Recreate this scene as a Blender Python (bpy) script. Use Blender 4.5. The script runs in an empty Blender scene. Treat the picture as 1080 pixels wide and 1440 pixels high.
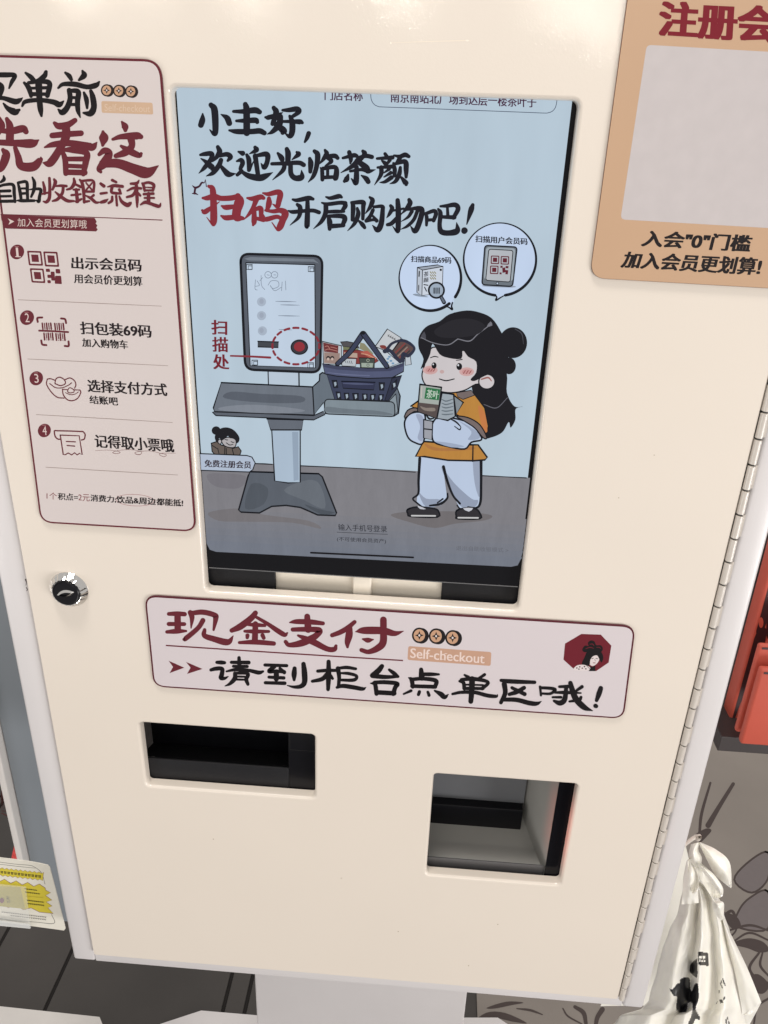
import bpy, math, random
from mathutils import Vector, Matrix, geometry, noise
random.seed(7)
S = bpy.context.scene
COL = S.collection

# ------------------------------------------------------------------ camera
CX, CY, CZ = 0.0, -0.450, 1.50            # camera stands 45 cm in front of the door plane (y = 0)
FPX = 1130.59                              # focal length in photograph pixels
PITCH, ROLL, YAW = 0.43907495, 0.03623514, 0.05136216
def _rx(t): c, s = math.cos(t), math.sin(t); return Matrix(((1,0,0),(0,c,-s),(0,s,c)))
def _ry(t): c, s = math.cos(t), math.sin(t); return Matrix(((c,0,s),(0,1,0),(-s,0,c)))
def _rz(t): c, s = math.cos(t), math.sin(t); return Matrix(((c,-s,0),(s,c,0),(0,0,1)))
RM = _rz(ROLL) @ _rx(PITCH) @ _ry(YAW)
RMT = RM.transposed()
r0, r1, r2 = [Vector((RM[i][0], RM[i][2], -RM[i][1])) for i in range(3)]
rot = Matrix((r0, -r1, -r2)).transposed()
cam = bpy.data.cameras.new('camera'); cam_o = bpy.data.objects.new('camera', cam); COL.objects.link(cam_o)
cam_o.matrix_world = Matrix.Translation((CX, CY, CZ)) @ rot.to_4x4()
cam.sensor_fit = 'VERTICAL'; cam.sensor_height = 24.0; cam.lens = FPX / 1440 * 24.0
cam.clip_start = 0.01; cam.clip_end = 100
S.camera = cam_o

# ------------------------------------------------------------------ room light
W = bpy.data.worlds.new('World'); S.world = W; W.use_nodes = True
bg = W.node_tree.nodes['Background']; bg.inputs[0].default_value = (1.0, 0.965, 0.93, 1); bg.inputs[1].default_value = 0.52
def area(name, loc, target, sx, sy, power, col):
    l = bpy.data.lights.new(name, 'AREA'); l.shape = 'RECTANGLE'; l.size = sx; l.size_y = sy; l.energy = power; l.color = col
    o = bpy.data.objects.new(name, l); COL.objects.link(o); o.location = loc
    o.rotation_euler = (Vector(target) - Vector(loc)).to_track_quat('-Z', 'Y').to_euler(); return o
area('overhead_light', (-0.20, -0.50, 3.4), (-0.05, 0.02, 0.9), 0.6, 0.30, 29, (1, .955, .90))
area('overhead_light', (1.3, -3.2, 2.4), (0.1, 0.0, 0.7), 1.8, 0.9, 7, (1, .965, .93))  # broad fill added behind the camera to brighten the front
area('added_side_fill', (2.3, -1.6, 0.25), (0.12, 0.0, 0.62), 1.4, 0.8, 56, (1, .97, .95))  # low fill added at the right to lift the lower door and frame
area('added_side_fill', (-2.3, -1.7, 0.30), (0.1, 0.0, 0.50), 1.2, 0.8, 17, (1, .97, .95))  # weaker added fill from the left, no actual lamp there
area('overhead_light', (1.5, 1.0, 2.8), (0.8, 0.6, 0.0), 0.7, 0.7, 19, (1, .94, .88))
area('overhead_light', (-0.8, 0.85, 2.8), (-0.6, 0.5, 0.0), 0.5, 0.5, 6, (1, .95, .9))
for gx, gz in ((-1.99, 2.15), (-1.91, 2.14), (-1.58, 2.17), (-1.07, 2.17), (-0.99, 2.16), (-0.30, 2.17), (-0.21, 2.16), (0.52, 2.15), (0.62, 2.16), (0.71, 2.15), (0.84, 2.01)):
    area('ceiling_spotlight', (gx, -4.4, gz), (gx*0.2, 0, 1.5), 0.05, 0.04, 1.1, (1, .93, .82))
S.view_settings.view_transform = 'Standard'; S.view_settings.look = 'None'
S.view_settings.exposure = 0.10; S.view_settings.gamma = 1.0
S.cycles.max_bounces = 8

# ------------------------------------------------------------------ projection of photo measurements on real planes
def at(px, py, y=0.0):
    """point of the vertical plane at depth y (metres behind the door face) seen at a measured position"""
    d = RMT @ Vector(((px - 540) / FPX, (py - 720) / FPX, 1.0)); s = (y - CY) / d.z
    return Vector((CX + d.x * s, y, CZ - d.y * s))
def ground(px, py, z=0.0):
    d = RMT @ Vector(((px - 540) / FPX, (py - 720) / FPX, 1.0)); s = (CZ - z) / d.y
    return Vector((CX + d.x * s, CY + d.z * s, z))

# ------------------------------------------------------------------ materials
def lin(c):
    def f(v):
        v /= 255.0
        return v / 12.92 if v <= 0.04045 else ((v + 0.055) / 1.055) ** 2.4
    return (f(c[0]), f(c[1]), f(c[2]), 1.0)
MATS = {}
def mat(name, col, rough=0.5, metal=0.0, coat=0.0, coat_rough=0.1, spec=0.5, var=0.04, nscale=30, bump=0.0, bscale=400, emit=None, estr=0.0, trans=0.0, alpha=1.0, subs=0.0):
    if name in MATS: return MATS[name]
    m = bpy.data.materials.new(name); m.use_nodes = True
    nt = m.node_tree; p = nt.nodes['Principled BSDF']
    p.inputs['Base Color'].default_value = col if len(col) == 4 else (*col, 1)
    p.inputs['Roughness'].default_value = rough; p.inputs['Metallic'].default_value = metal
    p.inputs['Coat Weight'].default_value = coat; p.inputs['Coat Roughness'].default_value = coat_rough
    p.inputs['Specular IOR Level'].default_value = spec
    p.inputs['Transmission Weight'].default_value = trans
    p.inputs['Alpha'].default_value = alpha
    if subs:
        p.inputs['Subsurface Weight'].default_value = subs; p.inputs['Subsurface Radius'].default_value = (.004, .004, .003); p.inputs['Subsurface Scale'].default_value = 1.0
    tc = nt.nodes.new('ShaderNodeTexCoord')
    if var:
        n = nt.nodes.new('ShaderNodeTexNoise'); n.inputs['Scale'].default_value = nscale; n.inputs['Detail'].default_value = 5
        nt.links.new(tc.outputs['Object'], n.inputs['Vector'])
        hs = nt.nodes.new('ShaderNodeHueSaturation'); mr = nt.nodes.new('ShaderNodeMapRange')
        mr.inputs['To Min'].default_value = 1 - var * 2; mr.inputs['To Max'].default_value = 1 + var * 2
        nt.links.new(n.outputs['Fac'], mr.inputs['Value']); nt.links.new(mr.outputs[0], hs.inputs['Value'])
        hs.inputs['Color'].default_value = p.inputs['Base Color'].default_value
        nt.links.new(hs.outputs[0], p.inputs['Base Color'])
    if bump:
        n2 = nt.nodes.new('ShaderNodeTexNoise'); n2.inputs['Scale'].default_value = bscale; n2.inputs['Detail'].default_value = 3
        nt.links.new(tc.outputs['Object'], n2.inputs['Vector'])
        b = nt.nodes.new('ShaderNodeBump'); b.inputs['Strength'].default_value = bump; b.inputs['Distance'].default_value = 0.001
        nt.links.new(n2.outputs['Fac'], b.inputs['Height']); nt.links.new(b.outputs[0], p.inputs['Normal'])
        nt.links.new(b.outputs[0], p.inputs['Coat Normal'])
    MATS[name] = m; return m
def ink(c):                     # printed colour on an acrylic sign
    nm = 'ink_%d_%d_%d' % c
    return MATS.get(nm) or mat(nm, lin(c), rough=0.5, spec=0.18, var=0.03, nscale=120, coat=0.06, coat_rough=0.25)
def glow(c):                    # colour shown by the lit display
    nm = 'display_%d_%d_%d' % c
    if nm in MATS: return MATS[nm]
    m = bpy.data.materials.new(nm); m.use_nodes = True; nt = m.node_tree; p = nt.nodes['Principled BSDF']
    p.inputs['Base Color'].default_value = (0.004, 0.004, 0.005, 1); p.inputs['Roughness'].default_value = 0.14; p.inputs['Specular IOR Level'].default_value = 0.12
    col = lin(c)
    tc = nt.nodes.new('ShaderNodeTexCoord'); n = nt.nodes.new('ShaderNodeTexNoise'); n.inputs['Scale'].default_value = 22; n.inputs['Detail'].default_value = 7
    mp = nt.nodes.new('ShaderNodeMapping'); mp.inputs['Scale'].default_value = (2.2, 1, .55)
    nt.links.new(tc.outputs['Object'], mp.inputs['Vector']); nt.links.new(mp.outputs[0], n.inputs['Vector'])
    mr = nt.nodes.new('ShaderNodeMapRange'); v = 0.09 if sum(c) > 430 else 0.20 if sum(c) > 220 else 0.05
    if v > .1: n.inputs['Scale'].default_value = 60; n.inputs['Roughness'].default_value = .75; n.inputs['Detail'].default_value = 10
    mr.inputs['To Min'].default_value = 1 - v; mr.inputs['To Max'].default_value = 1 + v
    nt.links.new(n.outputs['Fac'], mr.inputs['Value'])
    p.inputs['Emission Color'].default_value = col; nt.links.new(mr.outputs[0], p.inputs['Emission Strength'])
    MATS[nm] = m; return m

M_DOOR = mat('cream_enamel', lin((225, 215, 203)), rough=0.30, coat=0.5, coat_rough=0.06, var=0.017, nscale=6, bump=0.03, bscale=900)
def smudge(m, lo, hi, sc):
    nt = m.node_tree; p = nt.nodes['Principled BSDF']; tc = nt.nodes.new('ShaderNodeTexCoord')
    a = nt.nodes.new('ShaderNodeTexNoise'); a.inputs['Scale'].default_value = sc; a.inputs['Detail'].default_value = 8; a.inputs['Distortion'].default_value = 1.2
    nt.links.new(tc.outputs['Object'], a.inputs['Vector'])
    q = nt.nodes.new('ShaderNodeMapRange'); q.inputs['From Min'].default_value = .35; q.inputs['From Max'].default_value = .7; q.inputs['To Min'].default_value = lo; q.inputs['To Max'].default_value = hi
    nt.links.new(a.outputs['Fac'], q.inputs['Value']); nt.links.new(q.outputs[0], p.inputs['Coat Roughness'])
smudge(M_DOOR, .03, .16, 11)
M_FRAME = mat('pale_grey_enamel', lin((214, 210, 210)), rough=0.36, coat=0.2, coat_rough=0.2, var=0.02, nscale=14, bump=0.04, bscale=900)
M_HINGE = mat('painted_hinge', lin((203, 195, 186)), rough=0.33, coat=0.3, var=0.05, nscale=90)
M_BLACK = mat('black_plastic', (0.007, 0.007, 0.009, 1), rough=0.28, var=0.1, nscale=60, spec=0.2)
M_MATBLACK = mat('matt_black_plastic', (0.012, 0.012, 0.014, 1), rough=0.5, var=0.08, nscale=90, bump=0.1, spec=.25)
M_GLASSBLACK = mat('black_bezel_glass', (0.006, 0.006, 0.008, 1), rough=0.12, var=0, spec=.15)
M_CHROME = mat('chrome', (0.78, 0.77, 0.75, 1), rough=0.10, metal=1.0, var=0.03)
M_PAPER = mat('pinkish_white_board', lin((205, 195, 193)), rough=0.40, coat=0.3, coat_rough=0.25, var=0.012, nscale=10)
M_PAPER2 = mat('cool_white_board', lin((207, 198, 201)), rough=0.40, coat=0.3, coat_rough=0.25, var=0.012, nscale=10)
M_TAN = mat('tan_board', lin((190, 155, 124)), rough=0.42, coat=0.3, coat_rough=0.25, var=0.02, nscale=12)
M_EDGE = mat('maroon_board_edge', lin((84, 32, 42)), rough=0.4, var=0.05)
M_INNER = mat('cream_inner_plate', lin((236, 227, 212)), rough=0.4, var=0.02)
MAROON = (98, 36, 46); INKB = (20, 16, 19); SAND = (196, 158, 130)

# ------------------------------------------------------------------ objects
class Root: pass
def empty(name, loc, label=None, cat=None, group=None):
    o = bpy.data.objects.new(name, None); COL.objects.link(o); o.location = loc; o.empty_display_size = 0.02
    tag(o, label, cat, group); return o
def tag(o, label=None, cat=None, group=None, kind=None):
    if label: o['label'] = label
    if cat: o['category'] = cat
    if group: o['group'] = group
    if kind: o['kind'] = kind
    return o
def origin(p):
    v = Vector((0, 0, 0))
    while p is not None: v = v + Vector(p.location); p = p.parent
    return v
def link(name, verts, faces, mats, parent=None, midx=None, smooth=False):
    me = bpy.data.meshes.new(name); o3 = origin(parent)
    me.from_pydata([tuple(Vector(v) - o3) for v in verts], [], faces)
    if not isinstance(mats, (list, tuple)): mats = [mats]
    for m in mats: me.materials.append(m)
    if midx: me.polygons.foreach_set('material_index', midx)
    if smooth is True: me.polygons.foreach_set('use_smooth', [True] * len(me.polygons))
    me.update(); o = bpy.data.objects.new(name, me); COL.objects.link(o)
    if smooth == 'auto':
        me.polygons.foreach_set('use_smooth', [True] * len(me.polygons)); me.set_sharp_from_angle(angle=math.radians(35))
    if parent is not None: o.parent = parent
    return o
class Geo:
    def __init__(s): s.v = []; s.f = []; s.mi = []; s.m = []
    def slot(s, m):
        if m not in s.m: s.m.append(m)
        return s.m.index(m)
    def add(s, verts, faces, m):
        b = len(s.v); s.v += [tuple(v) for v in verts]; k = s.slot(m)
        for f in faces: s.f.append([i + b for i in f]); s.mi.append(k)
    def box(s, a, b, m, bev=0.0):
        x0, y0, z0 = [min(a[i], b[i]) for i in range(3)]; x1, y1, z1 = [max(a[i], b[i]) for i in range(3)]
        if bev <= 0:
            s.add([(x0,y0,z0),(x1,y0,z0),(x1,y1,z0),(x0,y1,z0),(x0,y0,z1),(x1,y0,z1),(x1,y1,z1),(x0,y1,z1)],
                  [(0,3,2,1),(4,5,6,7),(0,1,5,4),(1,2,6,5),(2,3,7,6),(3,0,4,7)], m); return
        import bmesh
        bm = bmesh.new(); bmesh.ops.create_cube(bm, size=1)
        for v in bm.verts: v.co = Vector(((x0+x1)/2 + v.co.x*(x1-x0), (y0+y1)/2 + v.co.y*(y1-y0), (z0+z1)/2 + v.co.z*(z1-z0)))
        bmesh.ops.bevel(bm, geom=bm.edges[:], offset=bev, segments=3, affect='EDGES', profile=0.5)
        bm.verts.ensure_lookup_table(); s.add([v.co[:] for v in bm.verts], [[v.index for v in f.verts] for f in bm.faces], m); bm.free()
    def build(s, name, parent=None, smooth=False): return link(name, s.v, s.f, s.m, parent, s.mi, smooth)

def rrect(x0, z0, x1, z1, r, n=5):
    out = []
    for cx, cz, a0 in ((x1-r, z1-r, 0), (x0+r, z1-r, 90), (x0+r, z0+r, 180), (x1-r, z0+r, 270)):
        for i in range(n + 1):
            a = math.radians(a0 + 90 * i / n); out.append((cx + r*math.cos(a), cz + r*math.sin(a)))
    return out
def rquad(q, r, n=5):
    """round the corners of a closed 2-D polygon"""
    out = []; L = len(q)
    for i in range(L):
        p, a, b = Vector(q[i]), Vector(q[i-1]), Vector(q[(i+1) % L])
        ra = min(r, (a-p).length*.45, (b-p).length*.45); s = p + (a-p).normalized()*ra; e = p + (b-p).normalized()*ra
        for k in range(n + 1):
            t = k / n; out.append(tuple((1-t)**2*s + 2*t*(1-t)*p + t*t*e))
    return out
def plate(g, loop, y0, y1, m, bev=0.0004, medge=None, holes=()):
    """solid sheet from a 2-D loop (x,z), front face at y0, back at y1"""
    medge = medge or m; n = len(loop)
    cx = sum(p[0] for p in loop)/n; cz = sum(p[1] for p in loop)/n
    def inset(lp, d):
        out = []; L = len(lp)
        for i in range(L):
            a, b = Vector(lp[i-1]), Vector(lp[(i+1) % L]); t = (b-a); t = t.normalized() if t.length > 1e-9 else Vector((1, 0))
            nn = Vector((-t.y, t.x)); p = Vector(lp[i]);  out.append(tuple(p + nn*d))
        return out
    area2 = sum(loop[i-1][0]*loop[i][1]-loop[i][0]*loop[i-1][1] for i in range(n))
    if area2 < 0: loop = loop[::-1]
    fr = inset(loop, bev)
    V = [(p[0], y0, p[1]) for p in fr] + [(p[0], y0+bev, p[1]) for p in loop] + [(p[0], y1, p[1]) for p in loop]
    g.add(V, [list(range(n))], m)
    g.add(V, [(n+i, n+(i+1) % n, (i+1) % n, i) for i in range(n)] + [(2*n+i, 2*n+(i+1) % n, n+(i+1) % n, n+i) for i in range(n)] + [list(range(3*n-1, 2*n-1, -1))], medge)
def unit(pts): return [tuple(p) for p in pts]

# ---- flat print: polygons, brush strokes and type laid on a plane, each a few microns above the one below
def cr(pts, n=6, closed=False):
    if len(pts) < 3 and not closed: return [tuple(a + (b-a)*k/2 for a, b in zip(pts[0], pts[-1])) for k in range(3)]
    out = []; L = len(pts); rng = L if closed else L - 1
    for i in range(rng):
        if closed: P = [pts[(i-1) % L], pts[i], pts[(i+1) % L], pts[(i+2) % L]]
        else:
            P = [pts[i-1] if i else tuple(2*a-b for a, b in zip(pts[0], pts[1])), pts[i], pts[i+1],
                 pts[i+2] if i+2 < L else tuple(2*a-b for a, b in zip(pts[-1], pts[-2]))]
        for k in range(n):
            t = k / n
            out.append(tuple(0.5*(2*b + (c-a)*t + (2*a-5*b+4*c-d)*t*t + (3*b-a-3*c+d)*t**3) for a, b, c, d in zip(*P)))
    if not closed: out.append(tuple(pts[-1]))
    return out
class Sheet:
    def __init__(s, y, mfun, step=3e-6, parent=None, reset=False): s.y = y; s.y0 = y; s.reset = reset; s.mf = mfun; s.step = step; s.parent = parent; s.g = Geo(); s.reg = (0, 0, 1.0); s.gain = 1.0
    def R(s, x, y, k): s.reg = (x, y, k); return s
    def P(s, x, y): r = s.reg; return at(r[0]+x*r[2], r[1]+y*r[2], s.y)
    def up(s): s.y -= s.step
    def poly(s, c, pts, smooth=0, line=None, lw=3, wob=0):
        if isinstance(pts, str): pts = [tuple(map(float, q.split(','))) for q in pts.split()]
        q = cr(pts, smooth, True) if smooth else list(pts)
        s.up(); V = [s.P(*p) for p in q]
        if c is not None:
            T = geometry.tessellate_polygon([[Vector((v.x, v.z, 0)) for v in V]])
            s.g.add(V, [fix(V, t) for t in T], s.mf(c))
        if line is not None:
            s.stroke(line, [(p[0], p[1], lw) for p in q] + [(q[0][0], q[0][1], lw), (q[1][0], q[1][1], lw)], raw=True)
        return s
    def stroke(s, c, pts, raw=False, w=None):
        if isinstance(pts, str):
            n = list(map(float, pts.replace(',', ' ').split())); k = 2 if w else 3
            pts = [tuple(n[i:i+k]) for i in range(0, len(n), k)]
        if w: pts = [(p[0], p[1], w) for p in pts]
        pts = [(p[0], p[1], p[2]*s.gain) for p in pts]
        q = list(pts) if raw else cr(pts, 7)
        r = [q[0]]
        for p in q[1:]:
            if math.hypot(p[0]-r[-1][0], p[1]-r[-1][1]) > 0.02/s.reg[2]: r.append(p)
        if len(r) < 2: r.append((r[0][0]+.01, r[0][1], r[0][2]))
        s.up(); V = []; F = []
        def cap(p, ang, sgn):
            b = len(V); V.append(s.P(p[0], p[1])); m = 7
            for i in range(m + 1):
                a = ang + sgn*math.pi*(0.5 - i/m) ; V.append(s.P(p[0]+math.cos(a)*p[2]/2, p[1]+math.sin(a)*p[2]/2))
            for i in range(m): F.append((b, b+1+i, b+2+i))
        L = len(r)
        for i in range(L):
            a, b = r[max(i-1, 0)], r[min(i+1, L-1)]; t = Vector((b[0]-a[0], b[1]-a[1]))
            t = t.normalized() if t.length > 1e-9 else Vector((1, 0)); w2 = max(r[i][2], 0.01)/2
            V.append(s.P(r[i][0]-t.y*w2, r[i][1]+t.x*w2)); V.append(s.P(r[i][0]+t.y*w2, r[i][1]-t.x*w2))
        for i in range(L-1): F.append((2*i, 2*i+1, 2*i+3)); F.append((2*i, 2*i+3, 2*i+2))
        t0 = math.atan2(r[1][1]-r[0][1], r[1][0]-r[0][0]); t1 = math.atan2(r[-1][1]-r[-2][1], r[-1][0]-r[-2][0])
        if r[0][2] > 0.5: cap(r[0], t0 + math.pi, 1)
        if r[-1][2] > 0.5: cap(r[-1], t1, 1)
        s.g.add(V, [fix(V, f) for f in F], s.mf(c)); return s
    def brush(s, c, txt):
        for t in txt.split('|'):
            n = list(map(float, t.split())); s.stroke(c, [(n[i], n[i+1], n[i+2]*1.15 + (4 if n[i+2] > 12 else 1)) for i in range(0, len(n), 3)])
        return s
    def ell(s, c, cx, cy, rx, ry, line=None, lw=3, n=36, rot=0):
        cr_, sr = math.cos(rot), math.sin(rot)
        pts = [(cx + rx*math.cos(a)*cr_ - ry*math.sin(a)*sr, cy + rx*math.cos(a)*sr + ry*math.sin(a)*cr_) for a in [2*math.pi*i/n for i in range(n)]]
        return s.poly(c, pts, 0, line, lw)
    def text(s, c, body, quad, bold=(0, 0), shear=0.0):
        q = [tuple(map(float, p.split(','))) for p in quad.split()] if isinstance(quad, str) else quad
        vs, fs = glyphs(body)
        x0 = min(v[0] for v in vs); x1 = max(v[0] for v in vs); z0 = min(v[1] for v in vs); z1 = max(v[1] for v in vs)
        W_, H_ = x1-x0, z1-z0; bx, by = bold
        offs = [(0, 0)]
        if bx: offs += [(-bx, 0), (bx, 0)]
        if bx > .03: offs += [(-bx*.5, 0), (bx*.5, 0)]
        if by: offs += [(o[0], o[1]+sg*by) for o in list(offs) for sg in (-1, 1)]
        for ox, oy in offs:
            s.up(); V = []
            for v in vs:
                u = (v[0]+ox-x0+shear*(v[1]-z0))/W_; w = 1 - (v[1]+oy-z0)/H_
                a, b, c2, d = q
                x = (1-w)*((1-u)*a[0]+u*b[0]) + w*((1-u)*d[0]+u*c2[0]); y = (1-w)*((1-u)*a[1]+u*b[1]) + w*((1-u)*d[1]+u*c2[1])
                V.append(s.P(x, y))
            s.g.add(V, [fix(V, f) for f in fs], s.mf(c))
        return s
    def part(s, name, label=None, parent=None):
        if s.g.f:
            o = s.g.build(name, parent or s.parent)
            if label: o['label'] = label
            s.g = Geo()
            if s.reset: s.y = s.y0
            return o
def fix(V, f):
    """wind a face so that it looks out of the door (towards -y)"""
    a, b, c = V[f[0]], V[f[1]], V[f[2]]
    k = (b[0]-a[0])*(c[2]-a[2]) - (b[2]-a[2])*(c[0]-a[0])
    return tuple(f) if k > 0 else tuple(reversed(f))
_gc = {}
def glyphs(body):
    if body in _gc: return _gc[body]
    c = bpy.data.curves.new('type', 'FONT'); c.body = body; c.dimensions = '2D'; c.fill_mode = 'FRONT'; c.resolution_u = 4
    o = bpy.data.objects.new('type', c); COL.objects.link(o)
    dg = bpy.context.evaluated_depsgraph_get(); ev = o.evaluated_get(dg); me = ev.to_mesh()
    vs = [v.co[:2] for v in me.vertices]; fs = [tuple(p.vertices) for p in me.polygons]
    ev.to_mesh_clear(); bpy.data.objects.remove(o); bpy.data.curves.remove(c)
    _gc[body] = (vs, fs); return vs, fs

# ================================================================== SETTING
floor = empty('floor', (0, 0, 0)); tag(floor, kind='structure')
M_GROUT = mat('dark_grout', (0.010, 0.008, 0.007, 1), rough=0.9)
M_TILE = mat('charcoal_floor_tile', (0.050, 0.044, 0.040, 1), rough=0.32, var=0.18, nscale=5, bump=0.15, bscale=120)
g = Geo(); g.box((-2.2, -1.6, -0.02), (2.6, 3.2, -0.003), M_GROUT); g.build('grout_bed', floor)
xs = [-1.635, -1.305, -0.975, -0.796, -0.648, -0.318, -0.277, 0.05, 0.38, 0.71, 1.04, 1.37, 1.70]
tile_me = {}
for i in range(len(xs)-1):
    w = xs[i+1]-xs[i]-0.007
    for j in range(5):
        key = round(w, 3)
        if key not in tile_me:
            tg = Geo(); tg.box((0.0, 0, -0.012), (w, 0.653, 0.0), M_TILE, bev=0.0015)
            o = tg.build('tile', floor); tile_me[key] = o.data
        else:
            o = bpy.data.objects.new('tile', tile_me[key]); COL.objects.link(o); o.parent = floor
        o.location = (xs[i]+0.0035, -1.0+j*0.66 + 0.0*i, random.uniform(-.0006, .0004))

# printed floor mat on the right with line drawing
mat_root = empty('floor_mat', (0.9, 0.9, 0.0), 'taupe printed floor mat with dark swirling line drawing to the right of the kiosk', 'floor mat')
M_MAT = mat('taupe_mat', lin((137, 129, 122)), rough=0.62, var=0.10, nscale=4, bump=0.2, bscale=500)
g = Geo(); g.box((0.16, 0.16, 0.0005), (1.9, 1.9, 0.004), M_MAT, bev=0.001); g.build('mat_sheet', mat_root)
class GSheet(Sheet):
    def P(s, x, y): r = s.reg; return ground(r[0]+x*r[2], r[1]+y*r[2], 0.0042 + (1-s.y)*1.0)
def gfix_build(s, name):
    V = s.g.v
    for i, f in enumerate(s.g.f):
        a, b, c = V[f[0]], V[f[1]], V[f[2]]
        k = (b[0]-a[0])*(c[1]-a[1]) - (b[1]-a[1])*(c[0]-a[0])
        if k < 0: s.g.f[i] = list(reversed(f))
    o = s.g.build(name, mat_root); o['kind'] = 'stuff'; s.g = Geo(); return o
LINE = (76, 66, 64); GREYP = (118, 110, 110)
ms = GSheet(1.0, ink, step=6e-6); ms.R(1000, 1060, 1.0)
ms.R(840, 1000, 240/785)
ms.stroke(LINE, '625 335 16 560 440 20 510 525 26'); ms.stroke(LINE, '520 330 10 480 470 14 470 560 12')
ms.poly(LINE, '450,570 500,540 525,548 505,575 470,605', 4)
ms.poly(GREYP, '785,650 700,690 630,775 710,835 785,770', 5, LINE, 9)
ms.poly(GREYP, '785,830 700,860 650,920 640,990 785,1000', 5, LINE, 9)
ms.stroke(LINE, '600 1010 8 700 985 12 790 1010 8'); ms.stroke(LINE, '625 1060 8 700 1020 10 790 1055 8')
ms.poly(LINE, '620,1070 690,1090 745,1110 790,1100 760,1060 690,1045', 5)
ms.stroke(LINE, '745 1110 10 700 1180 14 735 1235 16 790 1250 8'); ms.stroke(LINE, '760 1110 8 750 1170 12 790 1220 8')
ms.poly(LINE, '690,1230 740,1210 790,1260 760,1300 710,1280', 5)
ms.stroke(LINE, '720 1440 8 735 1360 12 790 1320 10'); ms.stroke(LINE, '560 960 10 620 920 14 640 1000 8 600 1050 10')
ms.poly(LINE, '580,925 640,945 660,990 620,1000 590,960', 4)
ms.R(640, 1340, 260/1080)
ms.poly(LINE, '185,320 300,285 400,290 330,305 230,325', 4); ms.poly(LINE, '100,415 180,350 290,350 420,410 330,400 210,375 150,415', 4)
ms.poly(LINE, '535,300 580,305 545,330', 2); ms.stroke(LINE, '360 325 6 440 335 14 510 360 6'); ms.stroke(LINE, '700 315 20 750 350 26 765 415 20'); ms.stroke(LINE, '630 325 8 660 370 10 740 415 8')
ms.stroke(LINE, '860 330 30 830 380 26 820 440 20')
gfix_build(ms, 'line_drawing')

# ================================================================== KIOSK
K = empty('self_checkout_kiosk', (0.0, 0.45, 0.0), 'cream metal self checkout kiosk with a hinged front door on a pale pedestal', 'kiosk')
def quadmm(pts, y=0.0): return [(at(px, py, y).x, at(px, py, y).z) for px, py in pts]
cut_tab = [(243, 122), (812, 142), (727, 856), (288, 831)]
cut_slot = [(198, 1013), (444, 1034), (442, 1119), (206, 1104)]
cut_scan = [(611, 1085), (813, 1103), (786, 1243), (599, 1227)]
# door
DL, DR, DB, DT = -0.2590, 0.1868, CZ-0.6475, CZ+0.115
def cutrect(q, r):
    p = quadmm(q); x0 = (p[0][0]+p[3][0])/2; x1 = (p[1][0]+p[2][0])/2; z1 = (p[0][1]+p[1][1])/2; z0 = (p[2][1]+p[3][1])/2
    return x0, z0, x1, z1, r
rects = [cutrect([(243, 122), (814, 142), (729, 856), (288, 831)], 0.0035), cutrect(cut_slot, 0.003), cutrect(cut_scan, 0.003)]
TABX0, TABZ0, TABX1, TABZ1, _ = rects[0]
YD = -0.0015
g = Geo()
def ring(x0, z0, x1, z1, r, grow, n=6): return rrect(x0-grow, z0-grow, x1+grow, z1+grow, max(r+grow, .0005), n)
outer = rrect(DL, DB, DR, DT, 0.0015, 3)
hol = [ring(*r, 0.0020) for r in rects]
loops = [[Vector((p[0], p[1], 0)) for p in outer]] + [[Vector((p[0], p[1], 0)) for p in h[::-1]] for h in hol]
flat = [v for l in loops for v in l]
T = geometry.tessellate_polygon(loops); V = [(v.x, YD, v.y) for v in flat]
g.add(V, [fix(V, t) for t in T], M_DOOR)
for r in rects:                      # rolled lip of each opening
    prof = [(0.0020, YD), (0.0014, YD+.0001), (0.0009, YD+.0004), (0.0005, YD+.0009), (0.0002, YD+.0015), (0.0, YD+.0023), (0.0, 0.0065)]
    rings = [[(p[0], y, p[1]) for p in ring(*r, gr)] for gr, y in prof]; n = len(rings[0])
    V = [v for rr in rings for v in rr]
    g.add(V, [(k*n+i, (k+1)*n+i, (k+1)*n+(i+1) % n, k*n+(i+1) % n) for k in range(len(prof)-1) for i in range(n)], M_DOOR)
n = len(outer); oi = rrect(DL-.0006, DB-.0006, DR+.0006, DT, 0.002, 3)
V = [(p[0], YD, p[1]) for p in outer] + [(p[0], YD+.0006, p[1]) for p in oi] + [(p[0], 0.006, p[1]) for p in oi]
g.add(V, [(k*n+i, k*n+(i+1) % n, (k+1)*n+(i+1) % n, (k+1)*n+i) for k in range(2) for i in range(n)], M_DOOR)
door = g.build('door', K, smooth='auto')
# cabinet frame: four bars with rounded outer edge, and carcass behind
FL, FR, FB = -0.2800, 0.2110, CZ-0.6605
g = Geo()
g.box((FL, 0.0015, FB), (DL-.0015, 0.018, DT+.03), M_FRAME, bev=0.0022)
g.build('frame_stile', K, smooth='auto')
g = Geo(); g.box((DR+.0062, 0.0005, FB), (FR, 0.018, DT+.03), M_FRAME, bev=0.003); g.build('frame_stile', K, smooth='auto')
g = Geo(); g.box((DL-.0015, 0.0018, FB), (DR+.0062, 0.018, DB-.0012), M_FRAME, bev=0.0006); g.build('frame_rail', K, smooth='auto')
g = Geo()
g.box((FL+.002, 0.018, FB+.002), (FL+.0035, 0.47, DT+.03), M_FRAME)
g.box((FR-.0035, 0.018, FB+.002), (FR-.002, 0.47, DT+.03), M_FRAME)
g.box((FL+.0035, 0.018, FB+.002), (FR-.0035, 0.47, FB+.0035), M_FRAME)
g.box((FL+.0035, 0.468, FB+.0035), (FR-.0035, 0.47, DT+.03), M_FRAME)
g.box((FL+.0035, 0.018, DT+.0285), (FR-.0035, 0.468, DT+.03), M_FRAME)
g.build('cabinet_body', K)
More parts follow.
